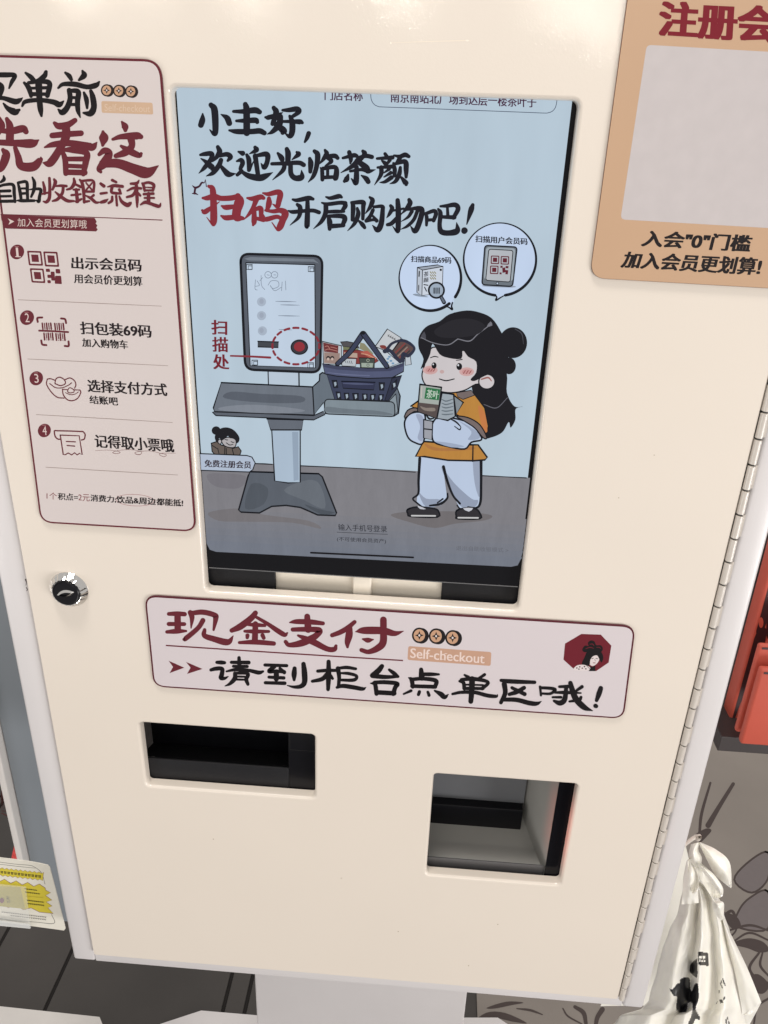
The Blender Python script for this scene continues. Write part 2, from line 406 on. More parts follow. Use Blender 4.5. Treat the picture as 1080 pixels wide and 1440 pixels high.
M_SHADOWGAP = mat('gap_shade_steel', (0.05, 0.048, 0.045, 1), rough=0.7)  # dark tone paints in the shade of the gaps around the knuckles
# piano hinge
hinge = empty('hinge', (0, 0, 0)); hinge.parent = K; hinge.location = Vector((0.1898, 0, 1.0)) - K.location
g = Geo(); g.box((DR+.0009, 0.0022, DB), (DR+.0055, 0.0040, DT), M_SHADOWGAP); g.build('hinge_leaf', hinge)
kn = None; pitch = 0.01605; z = CZ-0.6481; HX = 0.1904; k = 0
while z < DT:
    if kn is None:
        gg = Geo(); m = 20; L = pitch-0.0009; R_ = 0.0023
        prof = [(R_*.72, 0), (R_, .0004), (R_, L-.0004), (R_*.72, L)]
        V = [(math.cos(2*math.pi*i/m)*r, math.sin(2*math.pi*i/m)*r, h) for r, h in prof for i in range(m)]
        F = [(a*m+i, a*m+(i+1) % m, (a+1)*m+(i+1) % m, (a+1)*m+i) for a in range(3) for i in range(m)] + [list(range(m-1, -1, -1)), list(range(3*m, 4*m))]
        gg.add(V, F, M_HINGE)
        # the wing of the knuckle folds over to its leaf
        o = gg.build('hinge_knuckle', None, smooth='auto'); kn = o.data
    else:
        o = bpy.data.objects.new('hinge_knuckle', kn); COL.objects.link(o)
    o.parent = hinge; o.location = Vector((HX, -0.0009, z)) - Vector((0.1898, 0, 1.0))
    # alternate knuckles carry a wing to the door side and to the frame side
    wg = Geo()
    if k % 2 == 0: wg.box((DR+.0001, 0.0009, z+.0004), (HX-.0012, 0.0021, z+pitch-.001), M_HINGE)
    else: wg.box((HX+.0012, -0.0002, z+.0004), (DR+.0075, 0.0007, z+pitch-.001), M_HINGE)
    wg.build('hinge_wing', hinge)
    z += pitch; k += 1
g = Geo(); m = 10
V = [(HX+math.cos(2*math.pi*i/m)*.0014, -.0009+math.sin(2*math.pi*i/m)*.0014, zz) for zz in (DB+.0005, DT) for i in range(m)]
g.add(V, [(i, (i+1) % m, m+(i+1) % m, m+i) for i in range(m)], M_SHADOWGAP); g.build('hinge_pin', hinge)

# pedestal
g = Geo(); a = at(358, 1376, 0.40); b = at(656, 1404, 0.40)
g.box((a.x, 0.40, 0.012), (b.x, 0.46, FB+.002), M_FRAME, bev=0.003); g.build('pedestal_column', K, smooth='auto')
g = Geo()
p = [ground(225, 1440, .012), ground(283, 1421, .012), ground(400, 1431, .012), ground(700, 1431, .012), ground(760, 1470, .012), ground(700, 1560, .012), ground(300, 1560, .012)]
V = [tuple(q) for q in p] + [(q.x, q.y, 0.001) for q in p]; n = len(p)
g.add(V, [list(range(n-1, -1, -1))] + [(i, (i+1) % n, n+(i+1) % n, n+i) for i in range(n)], M_FRAME)
g.build('base_plate', K)

# lock on the door
LC = at(97.5, 828.5, YD)
lock = empty('cam_lock', (0, 0, 0)); lock.parent = K; lock.location = LC - K.location
def lathe(prof, cx, cz, m, seg=48, ripple=None):
    g = Geo(); V = []
    for r, y in prof:
        for i in range(seg):
            a = 2*math.pi*i/seg; rr = r
            if ripple and ripple[0] <= r <= ripple[1]: rr = r*(1 + ripple[2]*math.cos(a*ripple[3]))
            V.append((cx + rr*math.cos(a), y, cz + rr*math.sin(a)))
    P = len(prof)
    F = [(a*seg+i, (a+1)*seg+i, (a+1)*seg+(i+1) % seg, a*seg+(i+1) % seg) for a in range(P-1) for i in range(seg)]
    F.append(list(range((P-1)*seg, P*seg))); g.add(V, F, m); return g
for nm, prof, mm, rp in (('lock_ring', [(.0128, YD+.0002), (.0130, YD-.0005), (.0124, YD-.0014), (.0104, YD-.0042), (.0098, YD-.0050), (.0091, YD-.0048), (.0090, YD-.0042)], M_CHROME, (.0095, .0127, .030, 22)),
                     ('lock_face', [(.0092, YD-.0040), (.0091, YD-.0055), (.0086, YD-.0060), (.0080, YD-.0058)], M_BLACK, None)):
    gg = lathe(prof, LC.x, LC.z, mm, 72, rp); V = gg.v; gg.build(nm, lock, smooth='auto')
g = Geo()                                    # lens-shaped keyway with bright lips
def lens(w, h, y, tilt=0.25, n=14):
    out = []
    for i in range(n+1):
        t = -1+2*i/n; out.append((t*w, h*(1-t*t)))
    for i in range(1, n): t = 1-2*i/n; out.append((t*w, -h*(1-t*t)))
    ca, sa = math.cos(tilt), math.sin(tilt)
    return [(LC.x + x*ca - z_*sa, y, LC.z + x*sa + z_*ca) for x, z_ in out]
a1, a2 = lens(.0062, .0027, YD-.0059), lens(.0046, .0013, YD-.0070); n = len(a1)
g.add(a1+a2, [(i, (i+1) % n, n+(i+1) % n, n+i) for i in range(n)], M_CHROME); g.build('keyway_lip', lock, smooth=True)
g = Geo(); a3 = lens(.0046, .0013, YD-.0061); g.add(a2+a3, [(i, (i+1) % n, n+(i+1) % n, n+i) for i in range(n)], M_BLACK); g.add(a3, [list(range(n-1, -1, -1))], M_BLACK); g.build('keyway', lock)
# small chip in the paint left of the lock
sh = Sheet(YD-2e-5, ink, parent=K); sh.stroke((70, 62, 58), '36 815 2.2 37 819 1.2 36.5 823 .8'); sh.stroke((70, 62, 58), '37 826 1 38.4 829 1.4 37.5 831 .8')
sh.part('paint_chip')
sh.stroke((238, 226, 210), '551 60.3 .7 600 58.5 1.2 650 57.2 1.3 662 57.5 .6'); sh.ell((244, 236, 224), 657, 57, 2.4, 1.2); sh.ell((250, 240, 226), 549.5, 60.5, 1.2, 1.6); sh.part('scratch')
for x, y in ((659, 1358), (560, 1310), (920, 640), (300, 1180), (480, 1235), (150, 700), (870, 700), (700, 1300)): sh.ell((176, 160, 142), x, y, .9, .7)
sh.part('dust_specks'); bpy.data.objects['dust_specks']['kind'] = 'stuff'

# receipt slot insert
x0, z0, x1, z1, _ = rects[1]
ins = empty('receipt_slot', (0, 0, 0)); ins.parent = K; ins.location = Vector(((x0+x1)/2, 0.006, (z0+z1)/2)) - K.location
wx = at(406, 1050, .009).x; lz = CZ + (at(300, 1072, .007).z-CZ)
g = Geo(); e = .006
g.box((wx, 0.0072, z0-e), (x1+e, 0.0092, z1+e), M_BLACK, bev=.0003)                # right cheek
g.box((x0-e, 0.0072, z0-e), (wx-.0002, 0.0092, lz-.0008), M_MATBLACK, bev=.0006)    # lower lip
g.build('slot_bezel', ins, smooth='auto')
g = Geo()
g.box((x0-e, 0.034, z0-e), (wx+.003, 0.036, z1+e), M_BLACK)
g.box((x0-e, 0.0094, z1+.001), (wx+.003, 0.034, z1+.002), M_BLACK)
g.box((wx, 0.0094, lz), (wx+.002, 0.034, z1), M_BLACK)
g.build('slot_recess', ins)
g = Geo(); V = [(x0-e, .0094, lz-.001), (wx, .0094, lz-.001), (wx, .034, lz-.010), (x0-e, .034, lz-.010)]
g.add(V, [(0, 3, 2, 1)], M_MATBLACK); g.box((x0-e, 0.0150, z1-.012), (wx, 0.0165, z1+.002), M_BLACK, bev=.0004); g.build('slot_flap', ins)
g = Geo(); sz = at(430, 1056, .007).z; g.box((wx+.0012, .00712, sz-.00025), (x1+e, .00718, sz+.00025), mat('seam_dark', (.002, .002, .002, 1), rough=.6)); g.box((wx+.0010, .00712, sz+.0003), (wx+.0014, .00718, z1+.003), MATS['seam_dark']); g.build('slot_seam', ins)

# barcode scan window
x0, z0, x1, z1, _ = rects[2]; e = .008
sw = empty('scan_window', (0, 0, 0)); sw.parent = K; sw.location = Vector(((x0+x1)/2, 0.006, (z0+z1)/2)) - K.location
M_GREY = mat('grey_sheet_steel', lin((164, 163, 158)), rough=.42, var=.03); M_GREYD = mat('dark_grey_steel', lin((84, 83, 84)), rough=.45, var=.03)
g = Geo(); bx = at(790, 1170, .0075).x
g.box((bx-.0078, .0075, z0-e), (x1+e, .0090, z1+e), M_GLASSBLACK); g.build('black_trim', sw)
g = Geo()
fz = z0+.004; yb = 0.060
g.add([(x0-e, .0075, fz-.012), (bx+.002, .0075, fz-.012), (bx+.002, yb, fz+.006), (x0-e, yb, fz+.006)], [(0, 1, 2, 3)], M_GREY); g.build('recess_floor', sw)
g = Geo(); g.box((bx-.0225, yb, z0-.02), (bx+.03, yb+.001, z1+.05), M_GREYD)
g.add([(bx-.0055, .0092, z0-.02), (bx-.0225, yb, z0-.02), (bx-.0225, yb, z1+.04), (bx-.0055, .0092, z1+.04)], [(0, 1, 2, 3)], M_GREY); g.build('recess_side', sw)
g = Geo(); q0 = at(612, 1128, yb-.012).z; q1 = at(612, 1156, yb-.012).z
g.box((x0-.03, yb-.014, q1), (bx-.0235, yb, q0), M_BLACK, bev=.0008); g.build('scanner_bar', sw, smooth='auto')
g = Geo(); g.box((x0-.03, yb-.006, q0), (bx-.0225, yb-.002, q0+.07), mat('bluish_steel', lin((112, 114, 118)), rough=.4, var=.05)); g.build('recess_back', sw)
g = Geo(); g.box((x0-.03, .0095, z0-.02), (x0-.029, yb, z1+.05), M_GREYD); g.build('recess_side', sw)

g = Geo(); g.box((x0-.03, yb-.010, fz+.004), (bx-.0235, yb-.001, q1-.0002), M_GREYD); g.build('recess_step', sw)
g = Geo(); g.box((x0-e, .0098, z0-e), (bx-.0078, .0112, fz+.0022), M_GREYD, bev=.0004); g.build('recess_sill', sw)
ld = area('scanner_lamp', (x0+.0008, .0045, (z0+z1)/2), (x1, .0030, (z0+z1)/2), .003, .06, .0028, (1, .16, .10)); ld.data.spread = math.radians(30)
# plate, post and foam blocks under the tablet
cz_tab = at(508, 811, 0.0066).z
g = Geo(); g.box((TABX0-.01, 0.0120, TABZ0-.012), (TABX1+.01, 0.0128, cz_tab-.0010), M_INNER); g.build('inner_plate', K)
g = Geo(); a = at(496, 822, .010); b = at(522, 846, .010); g.box((a.x, .0085, TABZ0-.008), (b.x, .0118, cz_tab-.0010), M_INNER, bev=.0015); g.build('support_post', K, smooth='auto')
for (pa, pb) in (((280, 795), (388, 836)), ((622, 815), (740, 860))):
    a = at(*pa, .009); b = at(*pb, .009); g = Geo(); g.box((a.x, .0090, TABZ0-.010), (b.x, .0116, cz_tab-.0010), M_MATBLACK, bev=.0008); g.build('foam_block', K, smooth='auto')

# ================================================================== TABLET
YT = 0.0066
T = empty('tablet', at(508, 480, YT+.004), 'black framed tablet with a pale blue welcome screen and cartoon shopper in the door', 'tablet')
p = quadmm([(234, 60), (812.5, 80), (728.5, 821), (289, 800)], YT)
cx0 = (p[0][0]+p[3][0])/2-.001; cx1 = at(782, 440, YT).x+.001; cz0 = at(508, 811, YT).z; cz1 = CZ+.030
g = Geo(); plate(g, rrect(cx0, cz0, cx1, cz1, .0045, 5), YT, YT+.007, M_GLASSBLACK, bev=.0003, medge=mat('silver_rim', (.35, .35, .36, 1), rough=.25, metal=1, var=0)); g.build('body', T)
g = Geo(); g.box((cx0+.004, YT+.0002, cz0-.0007), (cx1-.004, YT+.0060, cz0-.0001), MATS['silver_rim']); g.build('metal_rim', T)
s = Sheet(YT-1e-5, glow, step=2e-6, parent=T)
BG = (175, 192, 205)
dx0 = at(283, 640, YT).x; dx1 = at(769.5, 440, YT).x; dz0 = at(515, 784.3, YT).z; dz1 = CZ+.024
V = [(x, s.y, z) for x, z in rrect(dx0, dz0, dx1, dz1, .0042, 6)]
link('display', V, [list(range(len(V)))], glow(BG), T); DISP = bpy.data.objects['display']
s.parent = DISP
OL = (16, 18, 24); SK = (22, 22, 28)
# floor of the drawing
s.R(0, 0, 1)
s.poly((122, 121, 126), '282,641 359,651 560,661 745.5,672 732,787 728,795 719,797 304,776 295,773 290.5,764')
for k in range(7):
    y0 = 706+k*9; s.poly((122-k*2, 121-k, 126), [(287.2+(y0-706)*.062, y0), (740.6-(y0-706)*.112, y0+24), (732, 787), (728, 795), (719, 797), (304, 776), (295, 773), (290.5, 764)])
s.R(250, 560, 310/1080)
for c, q in (((112, 109, 112), '150,560 300,540 420,570 640,600 700,640 560,610 330,605 200,600'), ((114, 112, 118), '150,370 330,380 300,440 180,430'),):
    s.poly(c, q, 4)
s.R(540, 420, 240/1016)
s.poly((108, 104, 106), '40,1290 150,1330 300,1365 420,1340 600,1320 640,1290 500,1270 300,1265 120,1270', 4)
s.part('drawn_floor')
s.R(0, 0, 1); s.stroke(OL, '359 652 1.4 371 652.3 1.8 383 653 1.4'); s.stroke(OL, '422 655 1.6 500 658.5 1.2 584 664 1.2'); s.stroke(OL, '678 669 1.4 710 670.5 1.2 740 672 1.6'); s.part('horizon_line'); bpy.data.objects['horizon_line']['kind'] = 'stuff'

# headings, brush lettering
RED = (128, 42, 52); HB = (24, 24, 32)
s.R(270, 135, 1/6)
s.brush(HB, '90 150 12 88 200 40 75 245 40|160 75 34 190 120 48 198 290 42 185 320 28 150 285 8|245 155 8 295 185 40 315 230 40|450 70 34 460 120 46 462 310 48|350 130 20 440 130 34 530 120 44 570 135 34|375 210 18 460 208 34 535 205 40 550 220 28|315 290 14 380 300 36 500 300 38 570 295 40 610 312 34|690 100 30 710 140 42 680 235 30|620 180 16 650 180 34 740 150 16 765 140 6|690 225 30 770 290 50 765 310 30|745 175 40 735 240 46 680 300 30 635 322 6|765 120 18 820 118 32 885 110 38 900 135 34 830 185 20|825 170 20 845 220 40 845 300 42 825 340 32 785 315 8|740 215 16 840 215 26 910 218 36 930 225 22|985 315 32 970 355 28 952 388 14')
s.part('heading_line')
s.R(270, 200, 160/1080)
s.brush(HB, '80 120 20 120 112 34 185 110 40 180 160 36 120 240 34 65 295 6|85 155 10 130 185 30 185 235 50 190 255 28|245 45 30 262 90 44 235 140 34 195 185 10|250 130 28 330 115 38 365 140 40 340 175 20|275 170 36 255 220 40 200 290 36 135 322 6|265 215 20 310 270 40 350 305 46 415 298 6|440 90 14 480 105 42|425 180 14 465 170 36 480 200 38 460 250 30 465 270 20|430 310 26 470 275 34|470 278 24 540 320 44 640 338 54 700 320 44 768 286 4|600 50 30 610 75 40 545 110 8|520 120 24 540 170 40 540 265 30|545 265 24 585 180 8|600 130 40 625 300 36|620 125 28 710 115 44 715 180 38 685 240 38 655 200 8|900 65 34 912 110 46 908 200 40|815 105 20 850 150 44 860 195 20|995 95 20 1010 115 40 950 165 10|758 205 26 860 202 30 1010 195 36 1060 215 36|880 210 34 860 270 34 765 358 6|935 210 36 940 300 40 980 340 44 1040 330 48 1040 265 6')
s.R(420, 200, 160/1080)
s.brush(HB, '105 155 26 115 200 44 110 280 30|150 85 30 180 120 44 170 230 38 140 320 32 90 380 6|250 75 20 265 110 40 235 160 30 200 205 8|250 135 24 340 130 38 370 150 30|260 135 34 310 180 34 250 225 10|205 240 10 222 270 30 225 355 30|230 250 30 350 240 36 350 340 44 325 330 10|275 260 24 275 330 24|225 335 30 340 330 28|420 150 20 520 125 36 550 130 30|480 95 34 495 160 34 490 200 14|570 145 24 640 130 34 695 140 34|610 85 26 625 110 40 590 175 16|560 170 40 520 220 40 400 290 6|560 180 40 640 240 50 660 275 40 730 260 4|490 275 20 590 260 26 640 270 30|550 235 34 548 340 44 540 390 36 500 345 10|470 310 16 455 350 44 435 370 26|595 315 12 640 345 40 660 375 38|820 110 26 840 140 30|745 155 20 820 150 28 890 145 34|790 175 14 820 200 34 830 220 20|865 170 30 840 205 20 820 225 14|750 240 18 830 235 28 900 230 34|785 240 36 780 310 32 720 405 6|860 255 26 810 290 12|875 290 30 810 330 12|880 335 36 820 375 26 770 382 8|905 125 14 960 135 30 1010 120 38 1045 135 28|965 140 36 935 195 30|900 200 20 912 260 34 908 320 26|915 205 24 1010 185 40 1020 260 40 1020 330 24|965 240 24 955 300 36 920 370 30 865 395 6|975 335 20 1015 385 44 1020 400 28')
s.part('heading_line')
s.R(265, 250, 150/1080)
s.brush((60, 24, 40), '40 80 6 70 100 16 110 85 14 135 50 14 160 50 8 172 18 4|172 20 4 182 90 8|70 100 16 60 160 14|38 160 6 65 158 14 98 172 4')
s.brush(RED, '205 85 24 245 120 50 255 300 58 255 440 58 245 475 20 185 400 6|145 205 20 190 205 42 260 190 50 330 208 44 430 205 46 495 190 44|140 330 20 165 345 44 220 310 34 315 242 6|500 185 50 515 240 84 490 330 76 490 400 70 550 410 30|335 285 14 380 300 44 470 290 34|330 385 14 380 405 44 470 400 40 545 410 34|595 205 16 650 212 40 730 195 46 760 205 32|690 210 50 660 290 36 620 360 30 560 425 6|665 320 36 665 440 46 655 478 20|665 325 26 730 310 44 735 400 34|680 410 28 760 425 40|755 155 14 810 165 36 900 145 46 930 165 50 915 240 46 900 290 36 850 265 6|815 210 34 815 260 50 795 330 30|780 330 20 860 340 34 930 330 44 980 360 60 955 430 56 925 500 56 900 525 20 845 452 8|755 375 14 780 420 40 890 395 36 935 410 30')
s.part('heading_line', 'red brush lettering with small spark marks')
s.R(400, 265, 140/1080)
s.brush(HB, '90 120 20 140 128 36 260 105 44 310 115 28|40 240 12 90 255 36 200 245 34 310 240 36 375 260 36|140 175 30 170 210 44 155 310 34 60 400 6|250 130 36 250 250 46 245 400 50 245 420 30|450 92 14 500 105 34 590 85 44 620 95 24|405 155 14 470 170 34 600 155 36 660 160 40|650 160 36 660 190 44 620 250 30|450 255 30 560 250 34 645 250 24|450 180 44 445 270 44 400 360 36 315 438 6|470 300 20 490 360 50 490 440 34|480 300 30 620 300 44 655 330 48 630 400 36|500 410 44 640 400 36|725 150 20 745 200 44 738 340 34|740 155 34 850 150 44 855 200 40 850 330 30|790 215 24 800 280 42 760 380 34 685 460 6|800 345 14 845 390 40 870 425 30|925 95 20 955 130 44 930 200 36 880 270 10|970 200 26 1060 195 34 1065 240 40 1050 380 50 1010 450 50 955 400 8|960 235 34 930 300 34 885 350 30|885 355 28 960 340 26 1000 350 20|960 300 20 1000 350 36')
s.R(530, 270, 140/1080)
s.brush(HB, '150 150 30 165 180 40 135 240 30 105 282 6|160 205 20 290 180 20|225 90 40 232 200 50 230 400 46 215 425 26 170 370 6|115 355 30 160 340 38 230 270 34 270 230 10|350 85 34 360 120 46 330 170 40 265 240 8|330 190 24 460 175 40 490 215 48 450 360 50 410 425 44 365 370 8|380 210 34 340 270 26 265 320 6|440 205 34 400 300 32 330 370 26 260 405 6|520 235 16 540 270 34 538 360 24|530 235 30 620 205 36 640 240 38 615 310 34|545 305 30 610 300 26|665 185 20 690 230 40 680 360 40 700 430 50 780 445 50 870 420 56 865 330 6|690 155 20 760 150 34 850 140 44 880 185 44 830 280 36|700 270 30 840 275 40|765 170 24 770 260 30|1040 140 32 1020 200 50 975 350 10|950 418 60 948 422 56')
s.part('heading_line')
# store name line, partly under the door edge
s.R(440, 110, 1/3)
s.text((66, 30, 58), '门店名称', '50,45 210,50 210,97 50,92', (.024, .004))
s.text((66, 30, 58), '南京南站北广场到达层一楼茶叶子', '328,54 942,76 942,124 328,102', (.024, .004))
s.stroke((70, 80, 100), '243 50 3 244 70 3 246 88 3 252 102 3 262 113 3 276 119 3 290 121 3 400 125 3 640 134 3 900 144 3 975 147 3 992 146 3 1005 142 3 1015 135 3 1022 125 3 1027 110 3 1030 90 3')
s.part('store_name_line')
# drawn self-checkout stand
s.gain = 1.3
s.R(250, 560, 310/1080)
G1, G2, G3 = (86, 92, 101), (104, 111, 121), (120, 128, 138)
s.poly(G1, '355,360 690,370 708,385 778,562 772,575 685,572 640,552 600,535 530,525 460,530 400,562 310,558 298,548 345,380', 0, OL, 6)
for c, q in (((76, 82, 90), '330,540 360,420 440,440 420,520'), ((98, 104, 112), '520,450 640,400 700,430 720,540 620,500'), ((72, 78, 86), '620,520 700,545 770,560 700,568')): s.poly(c, q, 4)
s.poly((164, 181, 198), '460,150 600,155 600,412 540,415 475,405', 0, OL, 5)
s.poly((142, 158, 176), '560,165 590,165 592,400 568,405', 0)
s.part('drawn_stand')
s.R(270, 340, 330/1080)
s.poly((176, 190, 204), '352,590 492,598 492,664 354,660'); s.stroke(OL, '350 595 4 352 660 4'); s.stroke(OL, '492 600 5 493 664 5')
s.poly((96, 102, 112), '345,815 512,820 505,866 362,866', 0, OL, 5)
s.poly((88, 94, 104), '95,785 110,800 560,820 612,795 605,780 560,800 105,780', 0, OL, 4)
s.poly(G2, '135,648 555,668 562,798 104,782 98,765', 0, OL, 5)
for c, q in (((84, 90, 100), '180,690 320,700 500,710 500,740 320,740 150,720'), ((122, 128, 138), '140,760 300,750 520,775 400,790 150,778')): s.poly(c, q, 4)
s.poly((98, 108, 118), '588,610 600,602 618,608 660,640 940,660 958,710 950,790 930,802 612,790 605,740 562,798 555,668 586,640', 0, OL, 5)
s.poly((132, 144, 152), '905,735 938,700 948,780 930,800', 0, OL, 3)
s.part('drawn_tray')
# monitor of the drawing
s.poly((82, 88, 98), rquad([(222, 55), (600, 66), (590, 602), (245, 588)], 42, 6), 0, OL, 9)
s.poly((112, 120, 130), '240,78 270,70 560,80 585,100 560,92 262,86', 0)
s.poly((184, 199, 216), '248,97 565,106 568,580 268,570', 0, OL, 4)
for x, y in ((264, 116), (548, 126), (289, 556), (546, 568)):
    s.poly(None, [(x-13, y-11), (x+13, y-11), (x+13, y+11), (x-13, y+11)], 0, OL, 3); s.poly(None, [(x-5, y-5), (x+12, y-5), (x+12, y+12), (x-5, y+12)], 0, OL, 2.5)
DG = (120, 132, 148)
s.ell(None, 350, 152, 15, 15, DG, 2.2); s.ell(None, 380, 152, 15, 15, DG, 2.2)
for t in ('292 175 2 290 215 2 300 222 2', '318 155 2 320 200 2 335 220 2', '325 165 2 312 180 2', '350 200 2 365 180 2 395 182 2 398 205 2 372 215 2 360 200 2 380 225 2 410 210 2', '415 185 2 412 225 2', '430 180 2 432 222 2', '300 180 2 310 200 2 292 205 2', '345 152 2 356 154 2', '376 152 2 386 153 2'): s.stroke(DG, t)
for y in (276, 340, 410): s.ell((160, 172, 188), 320 if y < 400 else 324, y, 21, 21); s.ell((150, 160, 176), 320, y-2, 10, 12)
for a_, b_, y in ((385, 480, 275), (408, 495, 291), (398, 495, 341), (400, 460, 405)): s.stroke((112, 122, 138), [(a_, y-1, 1.5), ((a_+b_)/2, y, 3), (b_, y+1, 1)])
s.poly((62, 66, 72), '303,458 398,461 397,487 303,484', 0, OL, 4)
s.ell((52, 50, 56), 494, 485, 38, 33, OL, 4); s.ell((140, 44, 52), 494, 483, 25, 22)
for i in range(16):
    a0 = 2*math.pi*i/16; s.stroke(RED, [(478+108*math.cos(a0+k*.11), 480+84*math.sin(a0+k*.11), 8) for k in (-1, 0, 1)])
s.stroke(RED, '178 525 6 270 528 7 360 533 8')
s.part('drawn_monitor')
s.text((112, 28, 40), '扫', '90,360 160,362 160,428 92,426', (.03, .015)); s.text((112, 28, 40), '描', '94,438 164,440 165,508 96,505', (.03, .012)); s.text((112, 28, 40), '处', '97,518 168,520 170,588 100,585', (.03, .015))
s.part('scan_here_lettering')
# basket with groceries
s.R(445, 440, 155/1080)
NV, NV2, NV3 = (54, 60, 82), (78, 84, 112), (42, 46, 64)
s.poly((180, 182, 186), '60,280 245,322 245,505 70,500', 0, OL, 7); s.poly((104, 46, 48), '66,290 215,322 212,395 75,380'); s.poly((148, 126, 118), '75,385 230,395 225,500 75,490')
for x in (115, 155): s.ell((34, 30, 34), x, 442, 20, 20); s.ell((190, 170, 160), x, 452, 13, 14)
for t in ('85 330 5 110 325 5 130 350 5', '140 335 5 170 340 5 200 350 5', '85 365 5 120 355 5 205 375 5'): s.stroke((176, 120, 110), t)
s.poly((78, 76, 78), '235,285 300,280 400,300 420,345 260,330', 0, OL, 6); s.poly((112, 116, 84), '260,330 410,350 415,370 262,362'); s.poly((124, 54, 52), '262,365 420,365 540,400 610,470 560,500 262,500', 0, OL, 4)
s.poly((170, 150, 136), '270,385 400,395 402,440 270,430'); s.poly((132, 130, 104), '430,290 470,300 560,400 540,410 420,350'); s.poly((170, 88, 76), '425,380 500,370 600,450 520,440')
s.stroke((200, 160, 130), '440 400 5 500 410 5 580 450 5'); s.poly((176, 182, 188), '250,445 390,448 385,525 250,520', 0, OL, 6); s.poly((64, 72, 68), '420,440 570,445 568,540 430,535', 0, OL, 6); s.poly((150, 162, 150), '440,490 555,492 550,535 442,532'); s.ell(None, 505, 465, 13, 13, (170, 180, 160), 3); s.ell(None, 505, 512, 12, 12, OL, 3)
for k in range(4): s.stroke((40, 44, 52), [(280+k*20, 470, 4), (290+k*20, 490+3*k, 4)])
s.poly((186, 190, 194), '575,330 695,158 830,245 745,372 640,400', 0, OL, 7)
for k in range(4): s.stroke(INKB, [(700+k*20, 215+k*11, 4), (714+k*20, 235+k*11, 4)]); s.stroke(INKB, [(714+k*20, 213+k*11, 3), (700+k*20, 232+k*11, 3)])
s.poly((120, 54, 48), '620,320 670,318 690,350 640,350', 3)
s.poly((88, 70, 68), '745,370 835,255 920,290 960,352 900,420 830,480', 0, OL, 8)
for k in range(5): s.stroke([(128, 56, 54), (60, 50, 52), (140, 120, 110), (120, 60, 60), (50, 46, 50)][k], [(775+k*12, 390+k*16, 9), (865+k*12, 300+k*18, 9)])
s.poly((188, 196, 204), '585,335 650,360 700,390 815,490 705,535 640,470', 0, OL, 6)
for x, y in ((700, 450), (730, 470), (695, 485), (750, 495), (715, 430)): s.ell((110, 146, 176), x, y, 14, 10)
s.poly((176, 184, 192), '870,430 920,420 930,505 870,515', 0, OL, 6)
s.stroke(NV3, '690 360 24 740 300 20 830 270 20 900 290 22 960 350 18 900 420 26 850 400 26 845 470 30'); s.stroke(NV3, '670 375 34 720 370 26 775 430 26 820 480 24')
s.part('drawn_groceries')
s.poly(NV, '100,600 500,640 740,635 835,610 790,740 700,862 180,850', 0, OL, 7)
s.poly(NV3, '740,640 835,615 785,745 705,860 670,855', 0, OL, 5)
for q in ('150,660 200,660 212,735 170,735', '612,682 670,684 660,760 618,758', '190,772 232,775 242,845 205,845', '268,785 318,785 322,850 280,848', '352,788 412,788 412,852 362,850', '448,792 498,795 500,852 452,852', '530,798 580,795 568,858 522,855', '615,800 660,800 645,858 600,858', '740,700 790,650 780,720 735,760'):
    s.poly((28, 30, 40), q, 0, OL, 4)
    pts = [tuple(map(float, t.split(','))) for t in q.split()]; cxx = sum(p_[0] for p_ in pts)/4; cyy = sum(p_[1] for p_ in pts)/4
    s.poly((150, 164, 176), [(cxx-12, cyy-18), (cxx+10, cyy-22), (cxx+14, cyy+8), (cxx-4, cyy+26)])
s.poly((46, 50, 74), '245,670 575,680 560,755 262,738', 0, OL, 7); s.stroke(NV2, '265 690 8 400 695 14 555 700 6')
s.poly(NV2, '60,500 200,522 500,545 720,540 860,490 852,575 740,635 500,642 200,620 85,598', 0, OL, 8)
s.poly((60, 64, 88), '62,500 200,522 500,545 720,540 860,490 858,520 720,570 500,575 200,555 70,530')
s.stroke((100, 106, 136), '110 585 5 300 605 9 520 615 6'); s.stroke(OL, '455 205 46 330 380 42 205 500 38'); s.stroke(NV, '455 205 30 330 380 28 210 495 26'); s.stroke(OL, '460 205 46 580 370 44 690 525 40'); s.stroke(NV, '460 205 30 580 370 30 688 522 26')
s.ell(OL, 458, 196, 20, 18)
s.part('drawn_basket')
s.poly((122, 134, 142), rquad([(80, 845), (765, 872), (770, 1018), (78, 990)], 45, 5), 0, OL, 8)
s.poly((104, 114, 122), '100,920 300,940 600,960 740,1000 300,985 100,970', 4)
s.part('drawn_tray_lip')
# plain cartoon shopper
s.R(540, 420, 240/1016)
BK, FACE, OCH, WH, TAU = (22, 21, 26), (196, 190, 192), (178, 126, 58), (178, 192, 214), (112, 100, 98)
s.poly(BK, '520,500 560,440 720,430 732,560 775,640 826,642 784,657 782,720 754,768 742,735 705,795 640,826 600,820 560,700', 5)
s.ell(BK, 768, 262, 84, 92); s.ell((150, 60, 60), 712, 330, 16, 34, rot=.7); s.ell(BK, 745, 400, 40, 50)
s.stroke((70, 70, 78), '780 180 3 820 210 4 830 270 2'); s.stroke((96, 96, 104), '595 630 3 670 650 4 735 590 3')
s.part('drawn_hair')
s.poly(WH, '215,930 290,850 520,860 575,930 582,1210 560,1245 450,1245 400,1150 352,1010 375,1180 340,1230 240,1250 195,1210', 0, None)
s.poly((140, 150, 170), '340,1000 420,1100 520,1190 560,1200 540,1240 470,1245 410,1170', 4); s.poly((142, 152, 172), '205,1150 250,1190 330,1195 340,1225 250,1240', 4); s.poly((146, 156, 176), '530,940 575,960 572,1180 540,1100', 3)
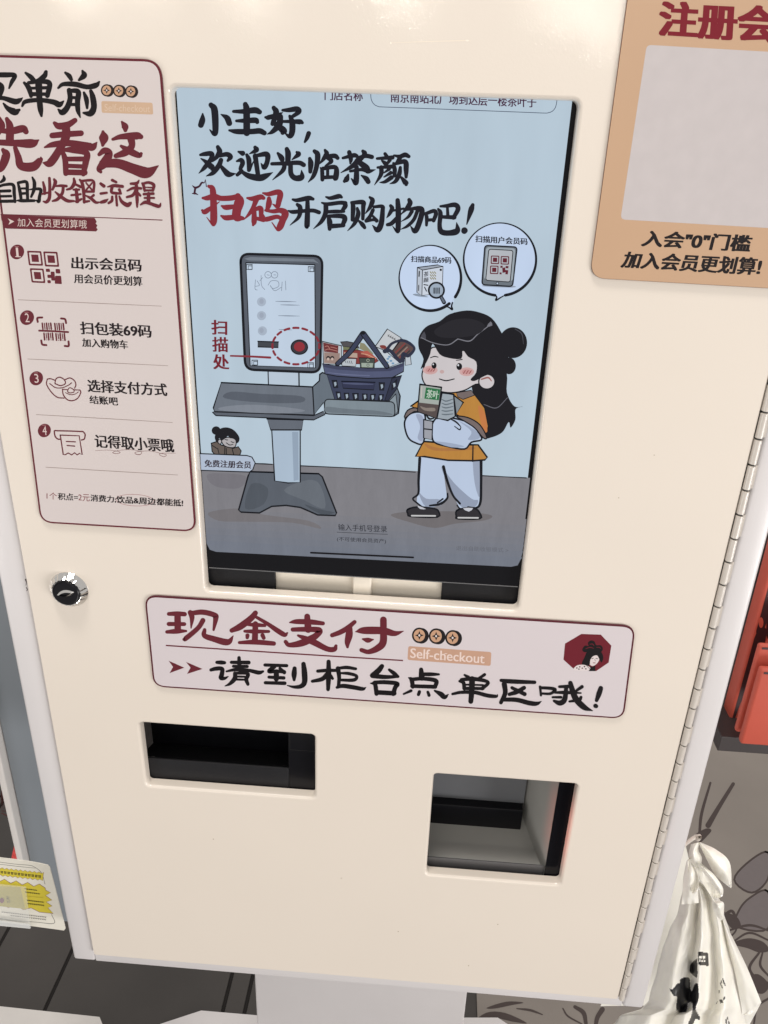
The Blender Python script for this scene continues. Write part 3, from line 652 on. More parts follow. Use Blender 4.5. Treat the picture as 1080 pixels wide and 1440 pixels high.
for t in ('213 950 14 206 1080 12 204 1160 10 172 1190 8 195 1215 8 240 1250 8', '354 1000 14 375 1080 12 410 1170 10 452 1220 10', '578 960 14 578 1100 12 574 1210 12 550 1245 10 500 1242 10', '272 1232 8 335 1222 12 375 1190 10 378 1160 8', '318 1215 6 350 1192 8', '435 1230 6 450 1250 8'): s.stroke(OL, t)
s.part('drawn_trousers')
s.poly((44, 42, 46), '140,1255 200,1240 300,1250 325,1268 318,1300 160,1296 142,1280', 3, OL, 8); s.poly((188, 190, 198), '200,1232 250,1252 215,1252', 2); s.stroke((190, 190, 190), '165 1292 7 305 1293 7')
s.poly((44, 42, 46), '432,1262 480,1248 545,1250 572,1280 570,1310 440,1310 430,1295', 3, OL, 8); s.poly((188, 190, 198), '470,1248 530,1246 505,1268', 2); s.stroke((190, 190, 190), '442 1304 7 560 1305 7')
s.part('drawn_shoes')
s.poly(OCH, '235,850 520,870 560,870 615,945 600,960 530,965 380,962 240,940 188,940', 0, OL, 8); s.poly((166, 112, 60), '240,860 330,890 520,880 520,900 300,905', 3); s.stroke(OL, '530 870 6 528 968 7')
s.poly(OCH, '160,640 230,590 330,560 480,555 540,570 600,650 622,760 600,820 560,760 430,690 300,700 180,650', 0, OL, 7); s.poly((186, 116, 66), '560,640 600,680 615,790 585,770', 4)
s.poly(TAU, '430,560 520,545 538,575 470,600 440,585', 0, OL, 4)
s.part('drawn_tunic')
s.poly(WH, '122,740 150,690 205,675 245,700 235,855 180,855 140,820', 5, OL, 8)
s.poly((150, 160, 182), '190,690 235,710 232,840 200,830 215,760', 4)
s.poly(WH, '290,740 330,705 430,715 520,745 565,800 580,840 520,855 480,895 380,880 300,855 285,800', 4, OL, 8); s.poly((150, 162, 184), '440,725 540,780 570,830 500,840 520,790', 4); s.poly((152, 164, 186), '300,850 400,860 480,880 400,885', 3)
s.poly(TAU, '430,700 500,708 570,750 612,825 590,828 540,770 480,730', 4, OL, 6); s.poly(TAU, '140,665 190,650 235,680 180,672 122,712', 3, OL, 6)
s.poly((150, 152, 160), '236,720 290,730 286,840 236,830', 0, OL, 6); s.stroke(OL, '240 775 6 285 780 6')
s.part('drawn_sleeves')
# head
s.poly(FACE, '240,400 226,460 250,515 320,548 400,560 480,545 545,510 600,500 570,380 520,320 400,300 290,290 255,350', 4, OL, 6)
s.ell(FACE, 612, 494, 48, 44, OL, 6); s.stroke((150, 96, 92), '580 480 6 620 470 8 640 490 4')
for cx_, cy_ in ((275, 425), (492, 435)): s.ell((196, 158, 156), cx_, cy_, 44, 26, rot=.0); s.ell((190, 140, 138), cx_, cy_, 28, 15)
for k in range(3): s.stroke((130, 60, 60), [(472+k*18, 446, 3), (484+k*18, 428, 3)]); s.stroke((130, 60, 60), [(262+k*16, 432, 3), (272+k*16, 418, 3)])
s.ell((188, 160, 158), 345, 435, 13, 11)
s.stroke(OL, '330 478 5 370 488 6 418 478 5'); s.ell((16, 16, 20), 298, 398, 15, 19); s.ell((214, 216, 222), 293, 391, 4, 5); s.stroke(OL, '276 352 4 300 344 5 322 348 4'); s.stroke(OL, '430 368 3 465 362 5')
s.ell((16, 16, 20), 448, 404, 17, 21); s.ell((214, 216, 222), 442, 396, 5, 6)
s.poly(BK, '218,418 235,360 208,300 205,240 225,195 262,160 330,135 390,92 490,70 570,82 640,115 690,185 735,290 735,430 690,460 640,450 600,460 540,490 515,480 548,440 548,375 500,345 468,305 460,358 380,352 330,330 290,268 275,330 245,392', 3)
s.poly((72, 72, 80), '215,235 240,195 250,240 225,238', 2); s.poly((110, 110, 118), '612,165 635,135 645,160', 2)
s.stroke((120, 120, 128), '222 232 3 290 262 4 380 275 4 440 240 5'); s.stroke((120, 120, 128), '440 240 4 510 252 5 560 210 4 640 150 4')
s.poly((34, 33, 38), '300,190 400,130 520,120 600,160 560,210 460,230 340,230', 4)
s.part('drawn_head')
# packets in the hands
s.poly((158, 166, 160), '214,510 342,528 318,715 200,672', 0, OL, 8); s.poly((40, 108, 66), '250,528 335,540 326,605 240,595'); s.poly((82, 72, 70), '206,618 328,632 316,712 202,670')
s.text((186, 200, 186), '茶叶', '258,540 328,548 322,600 250,590', (.03, 0))
s.stroke((190, 180, 176), '225 525 4 222 590 4', ); s.poly((130, 120, 112), '215,640 250,650 300,650 300,670 240,665', 3)
s.poly((150, 160, 168), '345,560 415,570 425,700 380,725 315,712', 0, OL, 8)
for k in range(5): s.stroke((96, 106, 114), [(345, 600+k*22, 4), (370, 610+k*20, 6), (410, 598+k*22, 4)])
s.poly((128, 136, 142), '415,575 472,618 430,690', 0, OL, 7)
for t in ('250 690 7 270 715 9 295 712 6', '395 715 6 430 735 8 455 760 5', '420 760 4 450 780 6 458 765 4'): s.stroke(OL, t)
s.part('drawn_packets')
# member registration tag
s.R(270, 580, 130/1080)
s.poly((96, 86, 80), '225,360 290,340 340,380 380,390 480,420 540,400 575,450 560,495 500,520 290,520 235,455', 0, OL, 10)
for t in ('385 395 8 380 510 8', '400 420 8 402 515 8', '300 420 8 320 500 6', '470 430 8 490 500 8', '235 385 8 290 420 8'): s.stroke(OL, t)
s.poly((168, 164, 166), '340,320 380,390 470,412 510,390 510,320 440,290 380,300', 3, OL, 9); s.ell((168, 164, 166), 325, 340, 22, 28, OL, 8)
s.ell(BK, 282, 212, 52, 50)
s.poly(BK, '290,350 265,290 290,230 340,185 410,175 480,200 530,250 555,300 545,345 515,360 500,310 440,300 420,275 380,310 340,330 320,300', 4)
s.stroke(OL, '400 355 7 440 380 8 480 372 6'); s.stroke(OL, '385 315 6 410 322 8 420 318 4'); s.stroke(OL, '455 340 6 480 350 8 495 346 4')
s.part('drawn_member')
s.poly((170, 182, 200), '95,481 560,500 640,503 700,522 738,590 710,668 670,696 105,676', 0, OL, 10)
s.text((40, 20, 32), '免费注册会员', '148,552 690,572 688,656 148,636', (.03, .01))
s.part('member_tag')
# speech bubbles
s.R(560, 340, 200/1080)
s.poly((188, 204, 228), [(242+235*math.cos(a), 275+248*math.sin(a)) for a in [2*math.pi*i/48 for i in range(48)]])
s.poly((188, 204, 228), '370,480 425,440 408,515')
s.stroke(OL, [(242+235*math.cos(a), 275+248*math.sin(a), 12+6*math.sin(a*1.0+.6)) for a in [0.62-2*math.pi*.955*i/40 for i in range(41)][::1]])
s.stroke(OL, '412 462 9 405 490 10 410 514 12 385 498 9 362 490 9')
s.text((26, 26, 34), '扫描商品69码', '98,106 402,116 402,166 98,153', (.035, .012))
s.poly((132, 144, 160), '110,400 150,395 230,420 150,415', 3)
s.poly((176, 184, 196), '145,195 185,215 180,408 142,385', 0, OL, 5); s.poly((192, 200, 212), '185,215 340,187 335,390 180,408', 0, OL, 5); s.poly((150, 158, 170), '145,195 300,175 340,187 185,215', 0, OL, 5)
s.text(HB, '茶', '195,228 232,224 230,262 193,266', (.03, 0)); s.text(HB, '颜', '193,272 230,268 229,306 192,310', (.03, 0))
for k in range(9): s.stroke((128, 118, 60), [(243+(k % 3)*16, 228+(k//3)*22, 5), (253+(k % 3)*16, 240+(k//3)*22, 5)])
s.ell(OL, 323, 213, 9, 9)
for t in ('195 325 6 225 330 6', '200 345 6 215 375 6', '160 225 7 158 262 7', '156 330 5 155 370 5'): s.stroke(OL, t)
s.ell((150, 164, 180), 290, 368, 58, 58, OL, 11)
for k in range(6): s.stroke(OL, [(268+k*9, 350, 5 if k % 2 else 3), (267+k*9, 392, 5 if k % 2 else 3)])
s.stroke(OL, '325 418 22 348 460 24'); s.stroke((92, 102, 116), '328 424 11 346 456 12')
s.part('speech_bubble', 'left bubble with a tea box and magnifier')
s.poly((186, 202, 226), [(772+275*math.cos(a), 133+276*math.sin(a)) for a in [2*math.pi*i/48 for i in range(48)]])
s.poly((186, 202, 226), '735,400 800,400 745,446')
s.stroke(OL, [(772+275*math.cos(a), 133+276*math.sin(a), 12+5*math.sin(a+.3)) for a in [1.42-2*math.pi*.955*i/44 for i in range(45)]])
s.stroke(OL, '735 404 9 748 420 9 742 444 11 780 422 8 802 410 6')
s.R(0, 0, 1); s.text((26, 26, 34), '扫描用户会员码', '668.7,331 741.6,335 741.6,344.5 668.7,340.5', (.035, .012)); s.R(560, 340, 200/1080)
s.poly((140, 150, 166), '640,338 860,348 880,335 700,325', 3)
s.poly((104, 112, 120), rquad([(658, 27), (903, 40), (868, 340), (635, 326)], 26, 5), 0, OL, 8); s.poly((150, 160, 168), rquad([(668, 40), (890, 50), (870, 300), (650, 285)], 26, 5))
s.poly((172, 176, 182), rquad([(688, 56), (872, 66), (850, 306), (664, 292)], 18, 5), 0, OL, 5); s.ell((182, 196, 214), 753, 316, 9, 9, OL, 4)
def nested(c, bgc, a, w, iw=None):
    q = [Vector(p_) for p_ in a]; s_ = sum(q, Vector((0, 0)))/4
    CUR.poly(c, rquad([tuple(p_) for p_ in q], w*.9, 3)); CUR.poly(bgc, rquad([tuple(s_+(p_-s_)*.76) for p_ in q], w*.5, 3)); CUR.poly(c, [tuple(s_+(p_-s_)*.50) for p_ in q])
CUR = s
for x, y in ((704, 104), (779, 108), (698, 180)): nested((92, 26, 40), (172, 176, 182), [(x, y), (x+64, y+2), (x+62, y+66), (x-2, y+64)], 9)
for q in ('776,182 794,183 792,198 775,197', '816,184 838,185 836,202 815,200', '790,198 812,194 814,232 792,236', '770,232 786,234 784,248 769,246', '812,214 836,216 832,248 812,246 816,232 806,226'): s.poly((92, 26, 40), q)
s.part('speech_bubble', 'right bubble with a drawn tablet')
# bottom of the screen
s.gain = 1.0
s.R(440, 720, 300/1080); TB = (40, 42, 50)
s.text(TB, '输入手机号登录', '128,60 375,70 375,103 128,93', (.008, 0)); s.stroke(TB, '122 102 2.4 250 108 2.4 378 113 2.4')
s.text(TB, '(不可使用会员资产)', '122,125 370,137 370,162 122,150', (.006, 0))
s.text((96, 98, 106), '退出自助收银模式 >', '725,170 990,182 990,206 725,194')
s.part('login_text')
s.stroke((8, 8, 10), '-10 206 9 250 218 9 508 230 9'); s.part('home_bar')

# ================================================================== SIGNS
def board(name, quad, rad, m, label, y=YD-.0014, border=True, cat='sign', edge=None):
    loop = quadmm(quad, y); lo = rquad(loop, rad, 8); c = sum((Vector(p_) for p_ in loop), Vector((0, 0)))/len(loop)
    root = empty(name, (c.x, YD, c.y), label, cat)
    g = Geo(); plate(g, lo, y, YD-.0002, m, bev=.0002, medge=edge or M_EDGE); g.build('board', root)
    return root, lo, y
def border(root, lo, y, w, c, off=.00002):
    n = len(lo); ar = sum(lo[i-1][0]*lo[i][1]-lo[i][0]*lo[i-1][1] for i in range(n))
    if ar < 0: lo = lo[::-1]
    def ins(d):
        out = []
        for i in range(n):
            t = (Vector(lo[(i+1) % n])-Vector(lo[i-1])).normalized(); out.append(Vector(lo[i]) + Vector((-t.y, t.x))*d)
        return out
    a_, b_ = ins(off), ins(off+w); V = [(p_.x, y-1e-5, p_.y) for p_ in a_+b_]
    link('border_line', V, [(i, (i+1) % n, n+(i+1) % n, n+i) for i in range(n)], ink(c), root)
def coins(s, pts, r, dark):
    for x, y in pts:
        s.ell(dark, x+r*.28, y+r*.06, r*1.02, r*1.08); s.ell(dark, x, y, r*1.02, r*1.08); s.ell((190, 150, 122), x, y, r*.78, r*.84)
        q = []
        for k in range(8):
            a = math.pi/4*k; rr = r*(.62 if k % 2 == 0 else .24); q.append((x+rr*math.cos(a), y+rr*math.sin(a)))
        s.poly(dark, q); s.ell((214, 204, 202), x, y, r*.13, r*.16); s.part('coin_emblem')

# --- long instruction sign on the left
SL, lo, yy = board('instruction_sign', [(-27, 76.5), (226, 83.5), (276, 748), (57, 735)], .0085, M_PAPER, 'tall pale sign with numbered self checkout steps left of the tablet')
border(SL, lo, yy, .0011, MAROON)
s = Sheet(yy-1.5e-5, ink, step=2e-6, reset=True, parent=SL); CUR = s
s.R(0, 90, 150/1080)
s.brush(INKB, '-60 110 40 60 110 44 150 115 36 120 180 34 92 245 14|-40 200 60 10 240 60 -20 340 50|-60 350 40 30 345 36 150 380 50 200 365 36 230 340 6|35 400 14 80 450 40 150 485 60 195 465 22|260 90 20 310 130 40 340 165 40|465 80 30 450 120 44 395 170 44|245 190 22 290 240 44 315 325 30|290 190 28 400 178 36 500 195 44 480 320 40|310 245 22 480 240 28|315 305 36 490 305 26|390 180 60 400 360 50 410 460 46 420 525 20|225 425 18 260 380 36 400 365 36 540 385 44 600 410 50 645 375 12|662 88 20 700 120 38 722 158 28|835 70 18 850 115 52 800 162 20|590 242 18 640 205 34 760 205 44 880 232 40 970 215 46 1005 180 14|700 265 40 710 350 44 680 440 48 630 490 50 590 460 14|700 270 30 790 280 44 785 380 44 790 470 38 812 540 12|720 340 24 780 340 24|720 410 26 780 410 26|850 290 20 875 360 40 882 445 20|920 275 30 940 340 48 950 440 50 915 500 54 845 495 16')
s.part('brush_lettering')
s.R(0, 165, 230/1080)
s.brush(MAROON, '-10 10 30 10 60 40 -20 110 30|45 10 20 65 60 40 65 150 44|0 90 20 80 90 36 150 75 40 172 95 28|-20 165 30 100 170 36 210 172 48 255 150 8|20 215 20 40 250 46 10 330 40 -30 350 30|100 200 22 120 260 34 140 320 44 220 325 50 265 280 30 270 265 10|360 38 18 390 58 36 450 48 34 495 20 26|345 120 30 430 112 32 535 105 30|435 60 44 435 130 46 400 200 40 350 280 44 320 305 40 285 300 8|295 198 10 350 180 30 450 170 34 560 185 36 610 195 42 640 165 6|410 220 20 430 280 30 435 370 28|420 215 16 480 215 34 570 235 34 565 300 34 550 375 24|440 275 24 550 275 26|440 320 22 550 325 22|440 362 30 560 365 30|805 30 12 825 60 36 828 85 20|680 95 14 685 135 52 678 185 14|745 145 14 800 128 28 900 122 40 930 128 26|865 140 40 870 190 34 830 230 40 765 255 24|800 190 14 850 220 36 915 250 30 932 240 16|655 245 18 690 220 34 720 240 40 690 300 50 655 340 30 665 360 16|680 305 44 780 305 50 880 340 56 970 365 60 1045 320 6')
s.part('brush_lettering', 'large maroon brush lettering')
s.R(0, 240, 1/9)
s.brush(INKB, '45 65 14 50 110 40 10 145 24|0 195 28 60 178 30 165 180 34 180 290 36 190 395 26|-5 260 30 125 255 32|-5 325 26 140 322 26|-5 388 32 190 385 34|225 150 20 250 250 36 270 380 30|240 150 30 335 145 34 345 260 34 350 370 30|270 225 20 340 225 24|275 290 26 345 285 28|220 378 16 280 380 36 435 380 28|410 85 18 435 150 38 430 240 36 395 330 24|370 240 12 440 232 26 515 240 34 500 330 34 490 390 36 460 375 14')
s.brush(MAROON, '545 145 20 562 220 34 565 290 30|535 295 20 600 280 22 630 275 20|625 95 28 630 200 32 625 340 36 590 395 34 550 390 16|685 110 24 700 150 40 665 240 22|710 195 20 770 190 28 840 195 28|800 195 30 790 280 32 730 360 34 665 385 18|700 270 16 760 320 34 850 380 36 935 385 22|935 100 22 940 160 40 900 220 30 845 240 18|950 170 22 1020 205 30|930 240 20 1000 240 24|905 310 24 1020 298 22|965 240 34 980 390 38|970 390 36 1030 360 22')
s.R(110, 240, 1/9)
s.brush(MAROON, '20 115 20 50 160 34 70 280 34 75 400 28|40 130 26 190 130 26 195 265 26|80 265 24 195 265 24|100 155 16 175 245 18|175 155 16 100 245 18|75 395 30 140 385 20|195 310 26 150 350 22|95 315 14 160 350 32 220 400 30 270 400 14|285 165 30 325 195 36|285 290 26 360 280 24|290 400 30 340 385 38 380 358 8|430 120 30 480 145 26|370 205 12 450 190 34 560 200 32|430 200 34 420 270 28 470 285 30 540 290 20|520 240 30 540 290 22|430 330 24 425 380 30 385 410 24|480 320 24 490 440 24|520 325 18 550 390 34 620 435 46 660 410 34 670 398 12|770 120 12 740 160 34 665 165 24|620 255 16 700 220 30 795 225 26|735 170 30 735 240 36 690 310 32 615 335 22|740 240 34 745 370 34 745 460 16|750 270 20 785 315 24|810 160 20 830 200 30 840 255 24|820 165 26 890 150 28 955 180 34 945 250 28|850 210 12 940 215 16|840 250 22 945 250 22|830 298 26 950 290 28|890 290 34 890 400 40|840 345 20 960 345 20|790 430 16 850 400 36 920 420 34 1020 450 36 1045 410 10')
s.part('brush_lettering', 'black and maroon brush lettering')
s.R(0, 0, 1)
coins(s, ((150, 127), (167, 127.7), (184, 128.6)), 8, (40, 32, 32))
s.poly((196, 166, 140), rquad([(142.5, 142), (214.5, 144.5), (215.5, 161), (143, 158.5)], 2.5, 3)); s.text((206, 182, 160), 'Self-checkout', '147,146 211,148 211,158 147,156'); s.part('small_caption')
s.poly(MAROON, '1,302 60,304 133,306.5 134.5,309 136,312 134.5,314 137,317 135.5,320 137.5,323 135,325.5 70,323 10,321.5 4,320 4.5,314 2,309')
s.stroke(MAROON, '1 301.5 1.2 115 305 1.2 228 309.5 1.4'); s.poly((206, 190, 184), '11,307 20,311.5 12,316 14,311.5'); s.text((206, 190, 184), '加入会员更划算哦', '24.5,306.5 122,309.5 122,321.5 24.5,318.5'); s.part('banner_line')
def step_no(n, x, y, r):
    s.R(0, 0, 1); s.ell(MAROON, x, y, r, r*1.08, rot=.5); s.text((208, 190, 186), str(n), [(x-3.2, y-6.2), (x+2.6, y-6.0), (x+3.8, y+6.4), (x-2.2, y+6.2)] if n != 1 else [(x-2, y-6.2), (x+1.2, y-6.0), (x+2.4, y+6.4), (x-.8, y+6.2)])
    if n == 1: s.stroke((208, 190, 186), [(x-2, y+6.4, 1.2), (x+4.6, y+6.8, 1.2)])
    s.stroke((160, 110, 112), [(x-3, y-7.6, .9), (x+2, y-7.6, .9)]); s.part('step_number')
step_no(1, 24, 354.3, 9.8); step_no(2, 37.9, 446.7, 9.8); step_no(3, 51, 532, 9.4); step_no(4, 62.4, 605.4, 9)
TX = (28, 20, 24)
for body, q, b in (('出示会员码', '100.5,361 198,364.5 199,382 101,378', (.035, .008)), ('用会员价更划算', '104,385 199.5,389 200,402.5 104.5,398', (.032, .005)),
                   ('扫包装69码', '112.5,452 212,457 213,475 114,470', (.035, .008)), ('加入购物车', '115.5,475.5 179,478.5 180,491 116,487.5', (.032, .005)),
                   ('选择支付方式', '123,533.5 234,539.5 235,557 124,551', (.035, .008)), ('结账吧', '125.5,556 165,558.5 166,570.5 126.5,567.5', (.032, .005)),
                   ('记得取小票哦', '133,611 243,618 245,636 134,629', (.035, .008))):
    s.text(TX, body, q, b); s.part('step_lettering')
s.R(40, 500, 230/1080)
def yb_(x): return 902+(x-120)*.054
for body, xa, xb, c in (('1个', 120, 188, (120, 52, 58)), ('积点=', 195, 326, TX), ('2元', 330, 404, (120, 52, 58)), ('消费力;', 410, 578, TX), ('饮品&周边', 582, 840, TX), ('都能抵!', 846, 1020, TX)):
    s.text(c, body, [(xa, yb_(xa)), (xb, yb_(xb)), (xb, yb_(xb)+46), (xa, yb_(xa)+46)], (.03, .006) if c == TX else (.004, 0))
s.part('footnote_lettering')
s.ell(None, 703, 955, 126, 38, (150, 80, 84), 2.4, rot=.05)
s.stroke((110, 60, 62), '442 628 2 520 624 2.4 580 630 2.4 606 640 3 580 648 3 556 640 3 600 626 2.4 680 622 2.4 745 636 2.4 735 654 4 705 648 4 715 636 3 800 630 2.4 870 645 2.4 910 655 3 895 668 3 866 655 3 880 645 2.4 972 645 2')
s.part('scroll_line')
s.gain = 1.3
for t in ('125 155 6 120 190 6 150 240 6 190 275 6 235 281 6', '125 155 6 145 153 6 172 162 6', '175 182 6 182 155 6 205 143 6 235 158 6 243 185 6 212 198 6 176 186 6', '240 160 6 275 148 6 305 168 6 313 195 6 305 215 6', '140 185 5 180 212 5 225 212 5 265 195 5 285 180 5', '225 222 6 230 258 6 255 290 6 290 298 6 325 282 6 345 245 6 340 228 6', '258 236 5 265 218 5 278 213 5 298 226 5 300 240 5 275 247 5 260 240 5', '225 222 5 258 226 5', '300 226 5 340 228 5', '245 245 4 275 258 4 305 255 4 330 240 4'): s.stroke(MAROON, t)
s.part('ingot_icon')
for t in ('212 553 7 192 550 7 176 532 7 171 500 7 180 495 7', '176 496 7 260 498 7 360 502 7', '360 502 7 374 520 7 369 550 7 350 558 7'): s.stroke(MAROON, t)
s.stroke(MAROON, [(x, y, 6.5) for x, y in ((210, 525), (335, 530), (355, 655), (338, 645), (322, 656), (305, 642), (285, 656), (262, 643), (245, 654), (230, 655), (210, 525))], raw=True)
s.stroke(MAROON, '250 567 6 310 570 6'); s.stroke(MAROON, '255 594 6 305 598 6'); s.part('receipt_icon')
s.R(0, 330, 130/814)
for a_ in ([(238, 141), (364, 145), (380, 274), (254, 270)], [(380, 147), (506, 151), (522, 284), (396, 280)], [(262, 295), (384, 299), (400, 427), (278, 421)]): nested(MAROON, (205, 195, 193), a_, 12)
for q in ([(402, 300), (438, 300), (441, 328), (406, 328)], [(488, 302), (528, 303), (532, 342), (492, 341)], [(445, 325), (480, 326), (486, 405), (452, 404)], [(416, 352), (450, 353), (452, 382), (419, 381)], [(416, 400), (446, 401), (448, 428), (419, 427)], [(486, 362), (538, 362), (545, 435), (482, 432)]): s.poly(MAROON, rquad(q, 8, 3))
s.part('code_icon')
for t in ('332 768 14 330 734 14 372 729 14', '538 738 14 572 744 14 582 778 14', '363 932 14 373 966 14 408 973 14', '570 980 14 604 980 14 603 940 14'): s.stroke(MAROON, t)
s.stroke(MAROON, '345 845 13 470 850 13 600 858 13')
for k in range(5):
    for x0_, y0_, y1_ in ((372, 780, 832), (482, 782, 836), (387, 868, 926), (492, 872, 930)):
        s.stroke(MAROON, [(x0_+k*18.5, y0_, 11 if k % 2 == 0 else 7), (x0_+k*18.5+6, y1_-(14 if (k in (1, 3) and y0_ > 850) else 0), 11 if k % 2 == 0 else 7)])
        if k in (1, 3) and y0_ > 850: s.ell(MAROON, x0_+k*18.5+7, y1_, 4, 5)
s.part('scan_icon'); s.gain = 1.0
s.R(0, 0, 1)
for a_ in ('25.5 421.5 .7 126 426 .8 227 430.5 .6', '39 504.8 .7 138 509.5 .8 236 514.3 .6', '51 583 .7 147 588.5 .8 242.5 594.2 .6', '64.5 657 .7 157 662.5 .8 250 668 .6'): s.stroke((140, 122, 116), a_)
s.part('divider_line')

# --- bottom sign
SB, lo, yy = board('counter_payment_sign', [(203, 837), (894, 880.5), (877, 1011), (216, 965.5)], .0088, M_PAPER2, 'wide pale sign with maroon and black brush lettering below the tablet')
border(SB, lo, yy, .0011, (84, 26, 38))
s = Sheet(yy-1.5e-5, ink, step=2e-6, reset=True, parent=SB); CUR = s
s.R(230, 850, 1/6)
s.brush(MAROON, '44 80 25 110 78 32 178 82 30|118 90 45 120 215 45|44 165 28 175 166 26|28 232 22 110 226 34 190 224 14|225 68 34 240 110 34 232 200 8|230 75 30 330 65 36 430 90 36 440 120 36 422 215 14|332 135 34 290 200 32 190 285 34 172 295 20|346 215 24 345 262 34 420 290 40 540 318 44 588 265 6|775 72 34 740 115 42 650 185 46 575 220 30|780 105 20 880 165 26 960 220 34 1020 255 32 1045 240 12|705 170 16 770 172 28 855 178 20|775 165 38 770 310 42|685 226 18 770 228 28 888 228 18|708 262 28 706 280 22|835 260 28 845 282 26|640 322 20 780 318 34 930 330 30')
s.R(395, 860, 1/6)
s.brush(MAROON, '75 92 10 130 85 32 250 88 36 355 100 26|222 42 40 230 150 50|100 152 28 220 150 34 325 158 40 300 200 42 235 240 50 160 270 46 70 282 30 40 255 26|145 202 14 200 225 34 280 260 44 390 315 36 450 318 34 465 290 20|622 88 26 560 140 34 500 175 34 432 200 28|580 145 40 575 200 50 562 260 38 562 300 16|632 170 8 700 160 48 860 162 50 960 185 36 1035 165 4|865 70 46 865 150 46 862 260 50 815 310 46 740 340 32 680 325 28|690 232 12 735 242 34 780 236 8')
s.part('brush_lettering', 'maroon brush lettering')
s.R(290, 915, 150/1080)
s.brush(INKB, '108 118 26 150 120 34 186 122 26|48 195 26 100 182 34 160 185 34 158 240 38 150 275 38 185 280 26 222 262 10|255 118 26 430 120 32|332 72 28 338 190 40|275 158 24 415 160 26|205 210 14 300 192 28 430 200 28 530 222 34 575 210 18|290 230 30 290 280 40 240 335 26 190 358 8|290 228 22 420 232 28 405 290 34 422 340 26|315 262 16 390 264 16|305 292 16 390 294 16|595 145 26 815 152 26|690 160 36 635 210 32 720 208 28 790 215 30|745 178 22 790 220 32|710 215 44 710 285 44|635 268 24 785 276 28|598 325 26 795 330 30|895 180 34 890 240 44 890 295 24|985 135 36 995 230 48 995 320 44 960 360 36 890 368 24 820 352 8')
s.R(435, 925, 150/1080)
s.brush(INKB, '85 135 26 180 128 28 275 128 24|195 40 34 195 180 44 190 320 30|180 165 36 130 215 36 30 238 24|215 180 26 235 210 22|290 110 40 302 200 32 295 290 26|300 105 22 380 98 28 470 112 22|310 155 14 400 160 26 478 185 24 450 225 28 310 225 22|280 300 22 340 285 34 450 300 36 540 315 30 575 298 4|735 85 36 700 130 46 640 180 44|640 182 40 770 195 34 900 190 20|810 122 22 860 160 34 895 190 24|620 258 10 665 270 34 680 365 34|660 250 30 770 248 34 890 262 34 870 300 36 850 365 38|680 350 38 860 360 38')
s.R(560, 935, 150/1080)
s.brush(INKB, '232 48 34 238 130 52|250 95 30 340 95 30 412 96 16|105 130 10 135 150 34 148 220 34|130 148 30 250 140 30 380 160 36 375 220 32|140 215 30 375 222 32|55 295 14 130 262 24|205 300 26 215 272 26|300 275 22 312 308 26|370 262 14 430 295 40 470 325 38 508 298 6|672 102 16 710 125 28|875 98 24 815 140 24|622 165 20 660 180 30 670 240 30|640 150 26 760 142 34 910 175 26 850 240 30|670 200 14 860 205 14|665 238 26 860 240 24|748 145 50 745 250 46 735 370 40|550 295 20 640 278 26 780 280 30 900 310 32 990 318 26 1005 300 6')
s.R(700, 945, 160/1080)
s.brush(INKB, '32 80 24 130 90 34 350 98 26|62 115 40 70 200 36 30 290 28|55 262 30 180 265 34 300 295 36 370 300 30 415 278 4|135 150 24 255 210 32|250 150 30 180 190 34 110 212 26|402 140 18 410 222 16|410 150 22 500 155 24 545 170 26 500 205 20 420 205 16|585 140 20 680 136 26|540 195 16 650 195 26 790 200 12|650 150 30 635 260 40 590 295 40 535 275 20|520 240 14 600 240 20|690 105 34 710 180 44 745 260 48 820 335 44 900 368 6|800 140 26 750 175 20|790 240 22 770 265 28 680 280 14|978 155 36 960 210 40 938 270 26|928 322 34 935 325 30')
s.part('brush_lettering', 'black brush lettering')
s.R(0, 0, 1); s.stroke(MAROON, '234 907.7 1.9 400 918.5 1.9 566 928.8 1.9'); s.part('underline')
s.R(180, 820, 380/1080); s.poly(MAROON, '162,310 225,338 166,360 180,335'); s.poly(MAROON, '232,315 298,343 236,363 250,338'); s.part('double_arrow')
s.R(0, 0, 1); coins(s, ((589.7, 893.5), (613.3, 894.6), (636.5, 897)), 10.2, (30, 26, 28))
s.poly((188, 150, 128), rquad([(574.2, 908.5), (691, 917), (690, 936.5), (573, 928)], 3, 4)); s.text((222, 202, 194), 'Self-checkout', '577.5,911.5 681.5,919.5 681,933 577,925', (.014, .004))
for x, y in ((590, 924.6), (595, 925.2), (613, 926.5), (622, 927), (627, 919), (651, 928.6), (656, 929), (662, 929.6)): s.stroke((222, 202, 194), [(x-1.6, y, .8), (x+1.6, y+.15, .8)])
s.part('caption_plate')
s.R(560, 860, 340/1080)
s.poly((104, 28, 40), '818,100 905,103 952,152 940,228 884,266 790,262 738,215 745,143')
s.poly(INKB, '822,168 834,152 850,154 847,140 860,129 877,134 884,150 904,150 914,166 905,181 880,180 850,182 828,180', 3)
s.stroke((104, 28, 40), '838 166 2.5 856 160 3.5 872 164 2.5'); s.stroke((104, 28, 40), '856 146 2.5 868 145 3.5 874 152 2.5'); s.stroke((104, 28, 40), '886 160 2 898 160 3 904 166 2')
s.poly((212, 200, 200), '852,206 868,192 888,190 899,204 895,222 881,238 866,243 853,232', 3)
s.poly(INKB, '846,178 885,170 908,182 916,206 908,228 898,212 888,196 870,200 858,216 854,240 832,248 820,232 832,204', 3)
for t in ('864 211 2.6 872 208 2.6', '883 209 2.6 891 211 2.6', '878 213 1.6 881 221 1.6'): s.stroke(INKB, t)
s.stroke((110, 30, 40), '871 229 3 880 229.5 3'); s.poly((214, 204, 204), '783,256 800,240 830,238 852,246 862,256 852,264 792,263', 3)
s.poly(INKB, '854,242 866,248 880,240 880,266 850,266 858,254')
